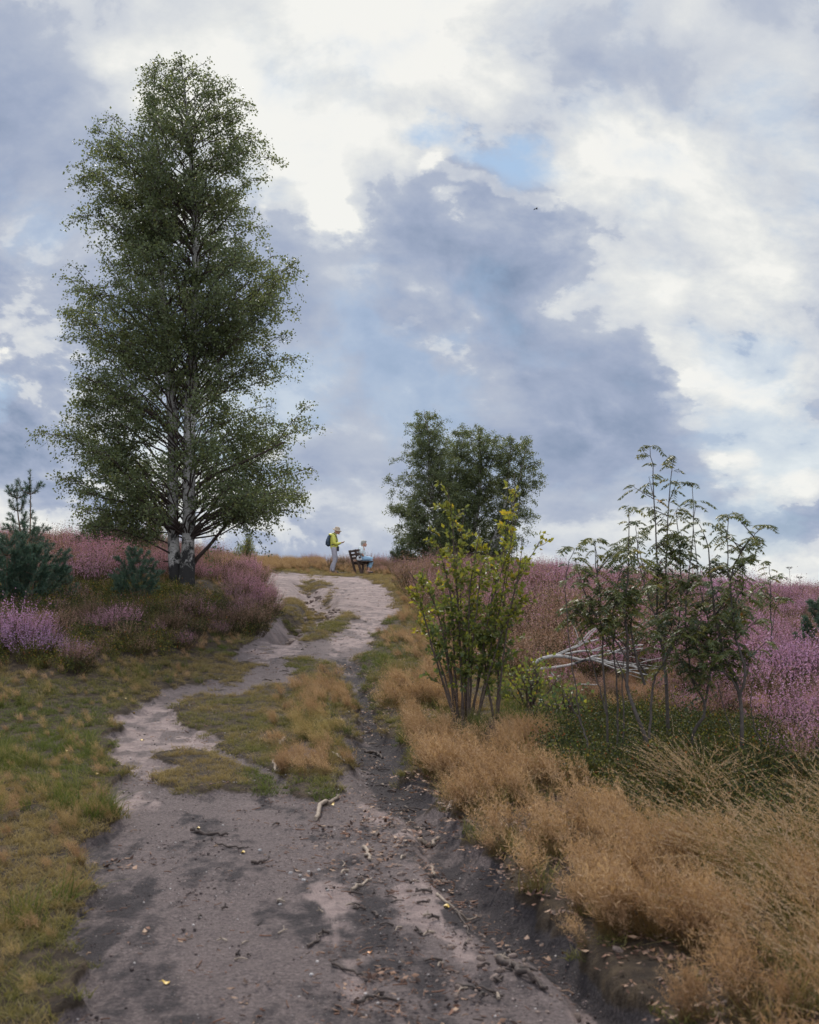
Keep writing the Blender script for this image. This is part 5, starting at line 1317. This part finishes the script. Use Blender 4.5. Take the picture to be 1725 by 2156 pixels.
M_JEAN = simple('light_blue_denim', (0.27, 0.42, 0.56), 0.8, 0.15, 14)
M_WOOD = bark_plain('weathered_brown_wood', (0.045, 0.028, 0.022), (0.120, 0.075, 0.058), 14)
M_WHITE = simple('white_bag_cloth', (0.68, 0.70, 0.72), 0.7)

def ell(g, c, r, rot=None, n=12):
    u = np.linspace(0, 2 * math.pi, n, endpoint=False); v = np.linspace(0, math.pi, n // 2 + 1)[1:-1]
    S = np.array([[math.sin(b) * math.cos(a), math.sin(b) * math.sin(a), math.cos(b)] for b in v for a in u])
    V = np.vstack([S, [[0, 0, 1], [0, 0, -1]]]) * r
    if rot is not None: V = V @ np.asarray(rot).T
    m = len(v); F = []
    for k in range(m - 1):
        for j in range(n): F.append([k * n + j, (k + 1) * n + j, (k + 1) * n + (j + 1) % n, k * n + (j + 1) % n])
    g.add(V + np.asarray(c), F)
    nb = g.n - len(V)
    T = [[m * n, j, (j + 1) % n] for j in range(n)] + [[m * n + 1, (m - 1) * n + (j + 1) % n, (m - 1) * n + j] for j in range(n)]
    g.F3.append(np.array(T) + nb); g.m3.append(np.zeros(len(T)))
def cap_(g, pts, rs, n=16, sides=12, flat=1.0):
    S = spline(np.array(pts, float), n); r = np.interp(np.linspace(0, 1, n), np.linspace(0, 1, len(rs)), rs)
    tube(g, S, r, sides); ell(g, S[0], [r[0]] * 3); ell(g, S[-1], [r[-1]] * 3)
def merged(g, name, mat, parent, vox=0.010, smooth=3):
    """fuse the overlapping volumes into one continuous skin"""
    me = g.mesh(name + '_src', mat); o = bpy.data.objects.new(name + '_src', me); COL.objects.link(o)
    md = o.modifiers.new('r', 'REMESH'); md.mode = 'VOXEL'; md.voxel_size = vox; md.use_smooth_shade = True
    ms = o.modifiers.new('s', 'SMOOTH'); ms.iterations = smooth; ms.factor = 0.5
    dg = bpy.context.evaluated_depsgraph_get(); dg.update()
    m2 = bpy.data.meshes.new_from_object(o.evaluated_get(dg)); m2.name = name
    m2.materials.clear(); m2.materials.append(mat)
    bpy.data.objects.remove(o)
    r = bpy.data.objects.new(name, m2); COL.objects.link(r); r.parent = parent
    return r
def zx(x, y): return ((x - 380) / 778, (1540 - y) / 778)
def hand(g, wrist, d, down, side, r=1.0, curl=0.5):
    """palm, four unequal bent fingers and a thumb; d points along the hand, down to the palm side"""
    d = unit(np.array(d, float)); down = unit(np.array(down, float)); s = unit(np.cross(d, down)) * side
    w = np.array(wrist, float); ell(g, w + d * 0.045, [0.045, 0.038, 0.017], np.stack([d, s, down], 1))
    cap_(g, [w - d * 0.03, w + d * 0.03], [0.026, 0.024], 4, 8)
    for k, ln in enumerate((0.070, 0.080, 0.074, 0.058)):
        b = w + d * 0.078 + s * (0.030 - 0.020 * k)
        cap_(g, [b, b + d * ln * .5 + down * ln * .15 * curl, b + d * ln * .75 + down * ln * .55 * curl, b + d * ln * .8 + down * ln * curl], [0.0095, .009, .0085, .0075], 7, 6)
    cap_(g, [w + d * .02 + s * .03, w + d * .055 + s * .052 + down * .01, w + d * .085 + s * .045 + down * .025], [0.012, .0105, .009], 6, 6)
mx = at(703, 44.0)
mb = np.array([mx[0], 44.0, h1(mx[0], 44.0) + 0.01])
# ---- the standing man
man = thing('person', 'person standing in yellow jacket and beige sun hat looking down at a phone', 'person', mb)
g = Geo()
hc = np.array([.118, 0, 1.585])
ell(g, hc, [.095, .075, .118], rotm(0, R(24), 0)); ell(g, hc + [.035, 0, -.055], [.065, .055, .07], rotm(0, R(24), 0))
ell(g, hc + [.108, 0, -.058], [.020, .013, .024], rotm(0, R(24), 0)); ell(g, hc + [.072, 0, -.118], [.028, .03, .02]); ell(g, hc + [.09, 0, -.09], [.016, .025, .008])
for s in (-1, 1): ell(g, hc + [-.012, s * .077, -.02], [.018, .009, .032]); ell(g, hc + [.085, s * .028, -.028], [.012, .014, .009])
cap_(g, [(.00, 0, 1.40), (.045, 0, 1.47), (.08, 0, 1.53)], [.062, .056, .056])
cap_(g, [(-.005, 0, 1.36), (0, 0, 1.15), (.02, 0, .95)], [.13, .135, .135])
for s in (-1, 1):
    cap_(g, [(-.01, s * .18, 1.40), (.02, s * .215, 1.13), (.12, s * .17, 1.10), (.25, s * .06, 1.13)], [.05, .042, .036, .026])
    hand(g, (.255, s * .055, 1.135), (1, -s * .25, .15), (0, -s * .55, .8), s, curl=.55)
    cap_(g, [(.01, s * .09, .92), (.03 + .02 * s, s * .10, .50), (-.08 - .04 * s, s * .11, .08)], [.085, .055, .04])
    cap_(g, [(-.10 - .04 * s, s * .11, .045), (.03 - .04 * s, s * .12, .035)], [.04, .032])
merged(g, 'body', M_SKIN, man, .0075, 2)
g = Geo()
cap_(g, [(-.01, 0, 1.40), (-.005, 0, 1.25), (.01, 0, 1.10), (.02, 0, .98)], [.125, .15, .152, .160]); ell(g, (-.01, 0, 1.385), [.11, .19, .075]); ell(g, (.02, 0, 1.20), [.145, .18, .2]); ell(g, (.02, 0, 1.0), [.148, .175, .075])
for s in (-1, 1): cap_(g, [(-.01, s * .175, 1.385), (.005, s * .215, 1.25), (.03, s * .225, 1.12), (.10, s * .19, 1.09), (.235, s * .075, 1.125)], [.072, .068, .064, .058, .043])
for a in np.linspace(-1.0, 1.0, 7): ell(g, (-.11 * math.cos(a) - .02, .12 * math.sin(a), 1.455 - .03 * abs(a)), [.055, .05, .045])
ell(g, (-.155, 0, 1.455), [.055, .09, .04]); merged(g, 'jacket', M_YEL, man, .012, 4)
g = Geo(); cap_(g, [(.01, 0, 1.42), (.04, 0, 1.475)], [.070, .068]); merged(g, 'collar', M_NAVY, man, .01, 2)
g = Geo(); ell(g, (.015, 0, .90), [.128, .165, .10])
for s in (-1, 1): cap_(g, [(.01, s * .085, .90), (.025, s * .095, .72), (.05 + .01 * s, s * .10, .50), (-.02 - .03 * s, s * .11, .30), (-.07 - .04 * s, s * .115, .10)], [.112, .100, .082, .075, .062])
merged(g, 'trousers', M_TROU, man, .012, 3)
for s in (-1, 1):
    g = Geo(); x0 = -.10 - .045 * s
    cap_(g, [(x0, s * .12, .055), (x0 + .10, s * .125, .055), (x0 + .21, s * .13, .038)], [.052, .048, .034]); cap_(g, [(x0 + .005, s * .12, .06), (x0 + .01, s * .12, .13)], [.050, .046]); ell(g, (x0 + .09, s * .125, .015), [.16, .05, .018])
    merged(g, 'shoe', M_SHOE, man, .010, 2)
g = Geo(); Rh = rotm(0, R(17), 0); H0 = hc + np.array([.0, 0, .045])
th = np.linspace(0, 2 * math.pi, 29)[:-1]; prof = [(.001, .115), (.05, .112), (.085, .09), (.098, .05), (.103, .005), (.14, -.012), (.175, -.028), (.172, -.036), (.13, -.02), (.10, -.006), (.085, .06)]
V = np.array([[r * math.cos(a) * 1.06, r * math.sin(a) * .92, z - (0.02 * math.cos(2 * a) * -1 if r > .12 else 0)] for r, z in prof for a in th]) @ Rh.T + H0
k = np.arange(28); F = np.concatenate([np.stack([i * 28 + k, i * 28 + (k + 1) % 28, (i + 1) * 28 + (k + 1) % 28, (i + 1) * 28 + k], 1) for i in range(len(prof) - 1)])
g.add(V, F); g.obj('hat', M_HAT, man)
# things he carries
g = Geo()
pk = thing('backpack', 'dark navy backpack worn over the yellow jacket', 'backpack', mb)
ell(g, (-.215, 0, 1.17), [.095, .15, .175]); ell(g, (-.185, 0, 1.30), [.075, .125, .13]); ell(g, (-.205, 0, 1.08), [.09, .145, .09]); merged(g, 'pack_body', M_NAVY, pk, .012, 3)
for s in (-1, 1):
    g = Geo(); cap_(g, [(-.14, s * .10, 1.36), (-.05, s * .115, 1.475), (.06, s * .12, 1.43), (.125, s * .13, 1.28), (.10, s * .165, 1.12), (-.08, s * .17, 1.05)], [.013] * 6, 20, 6); g.obj('strap', M_NAVY, pk)
g = Geo(); box(g, (-.295, 0, 1.12), (.03, .18, .12)); g.obj('front_pocket', M_NAVY, pk)
g = Geo(); box(g, (0, 0, 0), (.15, .075, .010), rotm(0, R(-24), 0)); ph = g.obj('phone', M_BLACK); ph.location = mb + np.array([.345, 0, 1.165]); tag(ph, 'small dark phone held in both hands of the standing person', 'phone')
g = Geo(); box(g, (0, 0, 0), (.075, .06, .17)); box(g, (0, 0, .075), (.082, .066, .03)); cs = g.obj('belt_pouch', M_BLACK); cs.location = mb + np.array([.165, -.10, .90]); tag(cs, 'dark pouch hanging at the hip below the yellow jacket', 'pouch')
# ---- the bench
F_ = np.array([math.cos(R(18)), math.sin(R(18)), 0]); L_ = np.array([math.sin(R(18)), -math.cos(R(18)), 0]); U_ = np.array([0, 0, 1.0])
bo = mb + np.array([.69, .45, 0])
bo[2] = mb[2] - 0.01
bench = thing('park_bench', 'weathered brown wooden bench with slatted backrest on the crest', 'bench', bo)
BR = np.stack([F_, L_, U_], 1); rec = R(-16)
Rb = BR @ rotm(0, rec, 0)
g = Geo()
for zz in (.83, .70, .57):
    c = F_ * (-.015 - (zz - .42) * .286) + L_ * .65 + U_ * zz; box(g, c, (.035, 1.32, .085), Rb)
g.obj('backrest', M_WOOD, bench)
g = Geo()
for d_ in (.055, .175, .295, .40): box(g, F_ * d_ + L_ * .65 + U_ * .43, (.095, 1.32, .04), BR)
g.obj('seat', M_WOOD, bench)
for l in (.16, .96):
    g = Geo(); c = F_ * (-.010 - .04 * .286) + L_ * l; P0 = c + F_ * .10 + U_ * -.1; P1 = c + F_ * -.135 + U_ * .88
    box(g, (P0 + P1) / 2 + F_ * .0, (.075, .09, np.linalg.norm(P1 - P0)), Rb); g.obj('backrest_post', M_WOOD, bench)
    g = Geo(); box(g, F_ * .36 + L_ * l + U_ * .17, (.08, .09, .50), BR); g.obj('leg', M_WOOD, bench)
    g = Geo(); box(g, F_ * .20 + L_ * l + U_ * .37, (.44, .07, .07), BR); g.obj('seat_bearer', M_WOOD, bench)
# ---- the seated woman
wy = -.42
wo = mb.copy()
woman = thing('person', 'grey haired person in a pale shirt and light blue trousers sitting on the bench', 'person', wo)
def W(x, z, s=0.0): return np.array([x, wy, z]) + s * np.array([.25, -1.0, 0]) * 1.0 + np.array([0, (x - 1.05) * .25, 0])
g = Geo(); hc = W(1.150, 1.085)
Ry = rotm(0, R(12), R(8))
ell(g, hc, [.090, .074, .112], Ry); ell(g, hc + [.035, 0, -.05], [.060, .052, .065], Ry); ell(g, hc + [.098, 0.01, -.035], [.019, .013, .022]); ell(g, hc + [.064, 0, -.098], [.026, .028, .020]); ell(g, hc + [.082, 0, -.072], [.014, .022, .008])
for s in (-1, 1): ell(g, hc + [-.005, s * .074, -.015], [.017, .009, .03]); ell(g, hc + [.075, s * .027, -.01], [.012, .013, .009])
cap_(g, [W(1.06, .90), W(1.085, .965), W(1.11, 1.03)], [.06, .052, .05]); cap_(g, [W(1.06, .88), W(1.07, .70), W(1.07, .54)], [.12, .13, .14])
for s in (-1, 1):
    cap_(g, [W(1.05, .885, s * .16), W(1.00, .745, s * .215), W(1.06, .665, s * .19), W(1.13, .575, s * .12)], [.046, .042, .034, .026])
    hand(g, W(1.125, .585, s * .125), (.55, 0, -.75), (.6, 0, -.4), s, curl=.3)
    cap_(g, [W(1.09, .525, s * .09), W(1.40, .50, s * .12), W(1.335, .27, s * .12), W(1.285, .07, s * .12)], [.09, .062, .052, .036])
    cap_(g, [W(1.27, .05, s * .12), W(1.36, .035, s * .13), W(1.43, .028, s * .135)], [.04, .034, .026])
merged(g, 'body', M_SKIN, woman, .0075, 2)
g = Geo(); cap_(g, [W(1.05, .885), W(1.06, .72), W(1.075, .56)], [.122, .142, .155]); ell(g, W(1.05, .875), [.105, .18, .07], rotm(0, 0, R(-10))); ell(g, W(1.085, .72), [.13, .165, .17])
for s in (-1, 1): cap_(g, [W(1.045, .885, s * .155), W(1.02, .80, s * .195), W(.995, .735, s * .22)], [.068, .066, .064])
cap_(g, [W(1.09, .925, -.05), W(1.03, .945), W(1.09, .925, .05)], [.03, .035, .03]); merged(g, 'shirt', M_SHIRT, woman, .012, 3)
g = Geo(); ell(g, W(1.08, .52), [.15, .18, .10])
for s in (-1, 1): cap_(g, [W(1.09, .525, s * .09), W(1.26, .52, s * .105), W(1.40, .50, s * .12), W(1.385, .38, s * .12), W(1.345, .235, s * .12)], [.115, .095, .082, .080, .076])
merged(g, 'trousers', M_JEAN, woman, .012, 3)
g = Geo(); ell(g, hc + [-.022, 0, .03], [.100, .088, .105], Ry); ell(g, hc + [-.060, 0, -.03], [.06, .078, .07]); ell(g, hc + [.03, 0, .085], [.07, .07, .04])
for k in range(26):
    d = unit(RNG.normal(size=3) * [1, 1, .8] + [-.5, 0, .5]); ell(g, hc + [-.02, 0, .03] + d * [.085, .078, .092], [.026, .026, .020], n=6)
merged(g, 'hair', M_HAIR, woman, .009, 2)
for s in (-1, 1):
    g = Geo(); cap_(g, [W(1.27, .030, s * .12), W(1.36, .024, s * .13), W(1.44, .022, s * .135)], [.044, .040, .030]); merged(g, 'shoe', M_SHOE, woman, .01, 2)
g = Geo(); q = W(.975, .535, .0) + [0, -.16, 0]
ell(g, (0, 0, 0), [.095, .06, .10]); ell(g, (.01, 0, -.04), [.10, .07, .06]); o = merged(g, 'handbag', M_WHITE, None, .01, 3); 
o.location = wo + q; tag(o, 'white handbag resting on the bench seat beside the seated person', 'handbag')
g = Geo(); cap_(g, [(-.06, 0, .07), (-.03, 0, .17), (.03, 0, .17), (.06, 0, .07)], [.006] * 4, 12, 5); s_ = g.obj('handle', M_NAVY, o)
g = Geo(); ell(g, (0, 0, 0), [.055, .10, .095]); ell(g, (0, 0, -.03), [.06, .11, .065]); o = merged(g, 'shoulder_bag', M_NAVY, None, .01, 3)
o.location = bo + F_ * .10 + L_ * .50 + U_ * .535; tag(o, 'dark blue bag standing on the bench seat behind the slats', 'bag')
g = Geo(); cap_(g, [(0, -.08, .06), (-.02, -.04, .15), (-.02, .04, .15), (0, .08, .06)], [.006] * 4, 12, 5); g.obj('strap', M_NAVY, o)

# ---- bird in the sky
g = Geo(); ell(g, (0, 0, 0), [.085, .022, .020]); ell(g, (.085, 0, .008), [.022, .017, .016]); leaves(g, np.array([[-.07, 0, 0]]), np.array([[-1, 0, .0]]), .08, .5, up=np.array([0, 0, 1.0]))
bd = thing('bird', 'tiny dark bird flying in front of the grey cloud bank', 'bird', pt(1129, 440, 60)); bd.rotation_euler = (0, 0, R(25))
M_BIRD = simple('dark_feathers', (0.03, 0.03, 0.035)); g.obj('body', M_BIRD, bd)
for s in (-1, 1):
    g = Geo(); V = np.array([[.05, 0, .01], [-.03, 0, .01], [.045, s * .10, .055], [-.035, s * .09, .05], [-.02, s * .21, .0], [-.06, s * .17, .0], [.05, 0, .003], [-.03, 0, .003], [.045, s * .10, .048], [-.035, s * .09, .044], [-.02, s * .21, -.004], [-.06, s * .17, -.004]])
    g.add(V, [[0, 1, 3, 2], [2, 3, 5, 4], [6, 8, 9, 7], [8, 10, 11, 9], [0, 2, 8, 6], [2, 4, 10, 8], [1, 7, 9, 3], [3, 9, 11, 5], [4, 5, 11, 10]]); g.obj('wing', M_BIRD, bd)

# ================================================================ STONES, STICKS, FALLEN LEAVES
def stone_mat(name, a, b_):
    m, t = material(name); oi = t.n('ShaderNodeObjectInfo').outputs['Random']; tc = t.n('ShaderNodeTexCoord').outputs['Object']
    c = t.mix(oi, a, b_); c = t.mix(t.mapr(t.noise(tc, 3.5, 5, .65), .35, .7), c, t.mix(1.0, c, (0.5, 0.46, 0.45), 'MULTIPLY'))
    bp = t.n('ShaderNodeBump', ins={'Height': t.noise(tc, 5, 5, .6), 'Strength': .5, 'Distance': .1})
    b = t.n('ShaderNodeBsdfPrincipled', ins={'Base Color': c, 'Roughness': 0.8, 'Normal': bp.outputs[0]}); t.n('ShaderNodeOutputMaterial', ins={0: b.outputs[0]}); return m
M_ST = stone_mat('track_stone', (0.16, 0.115, 0.095), (0.36, 0.27, 0.23)); M_STW = stone_mat('pale_quartz', (0.42, 0.38, 0.36), (0.60, 0.58, 0.58))
def stone_mesh(mat, k):
    bm = bmesh.new(); bmesh.ops.create_icosphere(bm, subdivisions=2, radius=1.0)
    for v in bm.verts:
        c = v.co; n = fbm(c.x * 1.3 + 7 * k, c.y * 1.3 + c.z * 1.1 + 3 * k, 900 + k, 3)
        v.co = c * (0.72 + 0.55 * float(n)); v.co.z *= 0.62
        for ax, lim in ((0, .78), (1, .70)):
            if abs(v.co[ax]) > lim: v.co[ax] = math.copysign(lim, v.co[ax])
    me = bpy.data.meshes.new('stone'); bm.to_mesh(me); bm.free(); me.materials.append(mat)
    me.polygons.foreach_set('use_smooth', np.full(len(me.polygons), k % 2 == 0)); return me
SM = [stone_mesh(M_ST, k) for k in range(6)]; SW = [stone_mesh(M_STW, k) for k in range(3)]
def put_stone(x, y, s, label, group, white=False):
    me = (SW if white else SM)[RNG.integers(0, 3 if white else 6)]
    o = bpy.data.objects.new('stone', me); COL.objects.link(o)
    z = h1(x, y); o.location = (x, y, z + s * .18); o.scale = (s, s * RNG.uniform(.6, 1), s * RNG.uniform(.6, 1)); o.rotation_euler = (RNG.normal(0, .2), RNG.normal(0, .2), RNG.random() * 6.28)
    return tag(o, label, 'stone', group)
def spread_img(poly, n, sc):
    P = np.array(poly, float); out = []
    while len(out) < n:
        X = RNG.uniform(P[:, 0].min(), P[:, 0].max()); Y = RNG.uniform(P[:, 1].min(), P[:, 1].max())
        if sdf(P, np.array([X]), np.array([Y]))[0] > 0: q = hit(X, Y); out.append((q[0], q[1]))
    return out
for x_, y_ in spread_img([(632, 1232), (668, 1236), (700, 1264), (716, 1290), (690, 1306), (650, 1322), (600, 1350), (585, 1338), (640, 1290), (650, 1262)], 120, 1):
    put_stone(x_, y_, RNG.uniform(.035, .11) * RNG.uniform(.6, 1.1), 'angular brown stone among the rubble in the washed out gully', 'rubble in the washed out gully')
for x_, y_ in spread_img([(600, 1760), (760, 1700), (860, 1730), (1000, 1870), (1180, 2030), (1200, 2120), (1000, 2130), (900, 2050), (860, 1930), (760, 1830), (640, 1850)], 130, 1):
    put_stone(x_, y_, RNG.uniform(.006, .022) * RNG.uniform(.6, 1.3), 'brownish pebble on the eroded foreground track', 'pebbles on the foreground track')
for X_, Y_ in ((612, 1836), (632, 1842), (640, 1850), (650, 1832), (656, 2055), (730, 1840), (636, 1810), (672, 1826), (690, 1872), (548, 1790), (470, 1732), (590, 1900)):
    q = hit(X_, Y_); put_stone(q[0], q[1], RNG.uniform(.009, .016), 'small white quartz pebble on the grey part of the track', 'white pebbles on the track', True)
for X_, Y_, s, lab in ((1215, 2110, .026, 'round purplish stone alone on the smooth sand at the lower right'), (935, 1760 + 60, .028, 'rounded grey stone beside the pale upright peg of wood'), (862, 1872, .020, 'flat reddish stone beside the yellow leaf'), (1115, 2000, .024, 'brown stone at the tip of the sand tongue'),
                       (1302, 2040, .03, 'grey stone in the black soil under the overhanging grass'), (760, 1846, .022, 'pale flat stone at the head of the debris strip')):
    q = hit(X_, Y_); put_stone(q[0], q[1], s, lab, None)
M_STK = bark_plain('pale_dead_wood', (0.17, 0.125, 0.095), (0.36, 0.29, 0.23), 40); M_STD = bark_plain('dark_wet_wood', (0.022, 0.016, 0.015), (0.085, 0.058, 0.048), 40)
def stick(pts, r0, r1, label, mat=None, forks=(), lift=0.006, group=None, name='stick'):
    G = []
    for X_, Y_ in pts: q = hit(X_, Y_); G.append([q[0], q[1], h1(q[0], q[1]) + lift + r0 * .6])
    S = spline(np.array(G), 12); S[1:-1] += RNG.normal(size=(10, 3)) * r0 * .5; b = S[0].copy()
    g = Geo(); tube(g, S - b, np.linspace(r0, r1, 12), 7, .5, jitter=.15)
    for q, a, l in forks:
        c = S[int(q * 11)] - b; d = S[-1] - S[0]; d[2] = 0; d = unit(d); d = np.array([d[0] * math.cos(a) - d[1] * math.sin(a), d[0] * math.sin(a) + d[1] * math.cos(a), .12])
        tube(g, np.array([c, c + d * l * .5 + [0, 0, .01], c + d * l]), [r0 * .6, r0 * .45, r0 * .25], 5, .5)
    o = g.obj(name, mat or M_STK); o.location = b; return tag(o, label, 'stick', group)
stick([(664, 1722), (678, 1704), (697, 1694), (713, 1681)], .016, .011, 'thick pale bent stick lying where the grass island ends')
stick([(1050, 2022), (1082, 2040), (1104, 2062), (1128, 2070), (1152, 2082)], .017, .008, 'black forked branch with pale broken side in the lower right sand', M_STD, [(.45, .45, .10), (.2, -.5, .07)])
stick([(910, 1792), (913, 1812)], .010, .009, 'short pale peg of wood pointing along the track')
stick([(740, 1876), (762, 1864), (782, 1850)], .009, .005, 'straight peeled stick in the middle of the debris strip')
stick([(766, 1786), (774, 1800), (782, 1816)], .012, .008, 'brown slanting stick just above the debris strip', None, [(.3, .9, .05)])
stick([(648, 1992), (668, 1978), (684, 1958)], .008, .003, 'thin dark twig on the pink sand left of the track centre', M_STD, [(.6, .5, .04)])
stick([(700, 2040), (740, 2052), (790, 2062)], .007, .004, 'dark twig lying level near the bottom of the track', M_STD)
stick([(745, 2110), (790, 2100), (850, 2104)], .009, .004, 'curved black stick at the very bottom of the track', M_STD, [(.5, .6, .06)])
stick([(960, 2066), (1010, 2080), (1060, 2092)], .007, .004, 'long thin dark twig above the lower right sand', M_STD)
stick([(955, 1830 + 60), (975, 1925), (990, 1965)], .006, .003, 'thin curved root running down the dark soil', M_STD)
stick([(920, 1884), (950, 1900), (985, 1898), (1010, 1886)], .008, .004, 'pale root curling beside the yellow leaf')
stick([(944, 1720), (962, 1706), (980, 1696)], .014, .012, 'stubby log piece at the right edge of the track')
stick([(880, 1754), (905, 1750), (925, 1744)], .014, .011, 'short thick branch piece lying against the dark bank')
stick([(590, 1582), (599, 1568)], .016, .014, 'broken white birch piece on the grass island')
stick([(575, 1618), (582, 1632)], .011, .009, 'small pale twig at the lower edge of the grass island')
stick([(402, 1746), (440, 1752), (480, 1758)], .012, .008, 'reddish brown root breaking through the grey sand', M_STD, [(.4, .9, .05)])
stick([(530, 1818), (548, 1820), (562, 1816)], .010, .006, 'short reddish bark strip on the left part of the track', M_STD)
stick([(455, 1778), (490, 1784), (515, 1786)], .006, .004, 'straight dark twig pointing at the reddish root', M_STD)
stick([(905, 1522), (930, 1526), (955, 1520)], .012, .009, 'whitish branch piece under the yellow green shrub')
stick([(770, 1560), (790, 1566), (806, 1574)], .016, .010, 'dark log piece lying across the narrow rut', M_STD)
stick([(700, 2300 * .69 + 10), (726, 1618)], .008, .005, 'pale twig by the rut edge')
sel = [(740, 1420), (790, 1440), (900, 1640), (930, 1740), (1000, 1850), (880, 1900), (860, 1760), (760, 1660), (745, 1560)]
labs = [('short broken twig on the dark soil of the narrow rut', 'broken twigs in the rut', [(742, 1520), (790, 1510), (870, 1620), (920, 1740), (860, 1740), (780, 1640)], 42, (.03, .12)),
        ('broken stick in the debris strip of the foreground', 'sticks in the debris strip', [(700, 1820), (850, 1800), (960, 1930), (1100, 2010), (1150, 2080), (1000, 2110), (880, 1960), (760, 1930)], 46, (.02, .09)),
        ('dark twig lying on the left half of the track', 'dark twigs on the left half', [(400, 1720), (640, 1720), (700, 1960), (640, 2100), (420, 2000)], 16, (.02, .07)),
        ('brown leaf stalk on the upper sandy track', 'stalks on the upper track', [(480, 1350), (640, 1350), (760, 1300), (820, 1250), (800, 1300), (700, 1400), (560, 1450)], 30, (.05, .16))]
for lab, grp, poly, n, (l0, l1) in labs:
    for x_, y_ in spread_img(poly, n, 1):
        a = RNG.random() * 6.28; l = RNG.uniform(l0, l1); r = RNG.uniform(.003, .009); g = Geo()
        P = np.array([[0, 0, 0], [math.cos(a) * l * .5, math.sin(a) * l * .5, .008], [math.cos(a + .2) * l, math.sin(a + .2) * l, .002]])
        tube(g, spline(P, 7), np.linspace(r, r * .6, 7), 6, .5, jitter=.2)
        if RNG.random() < .4: tube(g, np.array([P[1], P[1] + [math.cos(a + 1) * l * .3, math.sin(a + 1) * l * .3, .015]]), r * .5, 5, .5)
        o = g.obj('stick', M_STK if RNG.random() < .4 else M_STD); o.location = (x_, y_, h1(x_, y_) + r); tag(o, lab, 'stick', grp)
def leafmat(n, c): 
    m, t = material(n); b = t.n('ShaderNodeBsdfPrincipled', ins={'Base Color': t.mix(t.noise(t.n('ShaderNodeTexCoord').outputs['Object'], 60, 3, .5), c, tuple(q * .5 for q in c)), 'Roughness': .5}); t.n('ShaderNodeOutputMaterial', ins={0: b.outputs[0]}); return m
M_YL = leafmat('yellow_leaf', (0.62, 0.40, 0.06)); M_OL = leafmat('orange_leaf', (0.55, 0.20, 0.04))
def fleaf(X_, Y_, s, lab, mat, grp=None):
    q = hit(X_, Y_); n = 10; th = np.linspace(0, 2 * math.pi, n, endpoint=False)
    rr = s * (.5 + .07 * np.cos(3 * th)); V = np.c_[rr * np.cos(th), rr * np.sin(th) * .72, .012 * s * 20 * np.sin(th * 2 + 1) * .2 + s * .22 * np.cos(th) ** 2]
    V = np.vstack([V, V * [1, 1, 1] - [0, 0, .0012], [[0, 0, 0]], [[0, 0, -.0012]]]); k = np.arange(n)
    g = Geo(); g.add(V, np.concatenate([np.stack([k, (k + 1) % n, np.full(n, 2 * n)], 1), np.stack([n + (k + 1) % n, n + k, np.full(n, 2 * n + 1)], 1)])); g.add(V, np.stack([k, n + k, n + (k + 1) % n, (k + 1) % n], 1))
    tube(g, np.array([[s * .4, 0, s * .1], [s * .8, .004, .002]]), .0012, 4)
    o = g.obj('fallen_leaf', mat); o.location = (q[0], q[1], h1(q[0], q[1]) + .006); o.rotation_euler = (RNG.normal(0, .2), RNG.normal(0, .2), RNG.random() * 6); tag(o, lab, 'leaf', grp)
fleaf(940, 1906, .040, 'bright yellow birch leaf lying in the debris strip', M_YL); fleaf(1284, 2135, .042, 'curled orange yellow leaf on the sand at the bottom right', M_OL)
fleaf(1254, 2138, .03, 'brown orange leaf left of the curled one at the bottom right', M_OL); fleaf(780, 1998, .026, 'small orange leaf on the pink sand below the thin dark twig', M_OL)
for X_, Y_ in ((265, 1486), (282, 1503), (300, 1558), (75, 1446), (234, 1425), (75, 1620), (205, 1650), (418, 1740), (512, 1796), (350, 2065), (140, 1600), (640, 1590), (700, 1700)):
    fleaf(X_, Y_, .035, 'small yellow leaf fallen on the verge or track edge', M_YL, 'yellow leaves on verge and track')
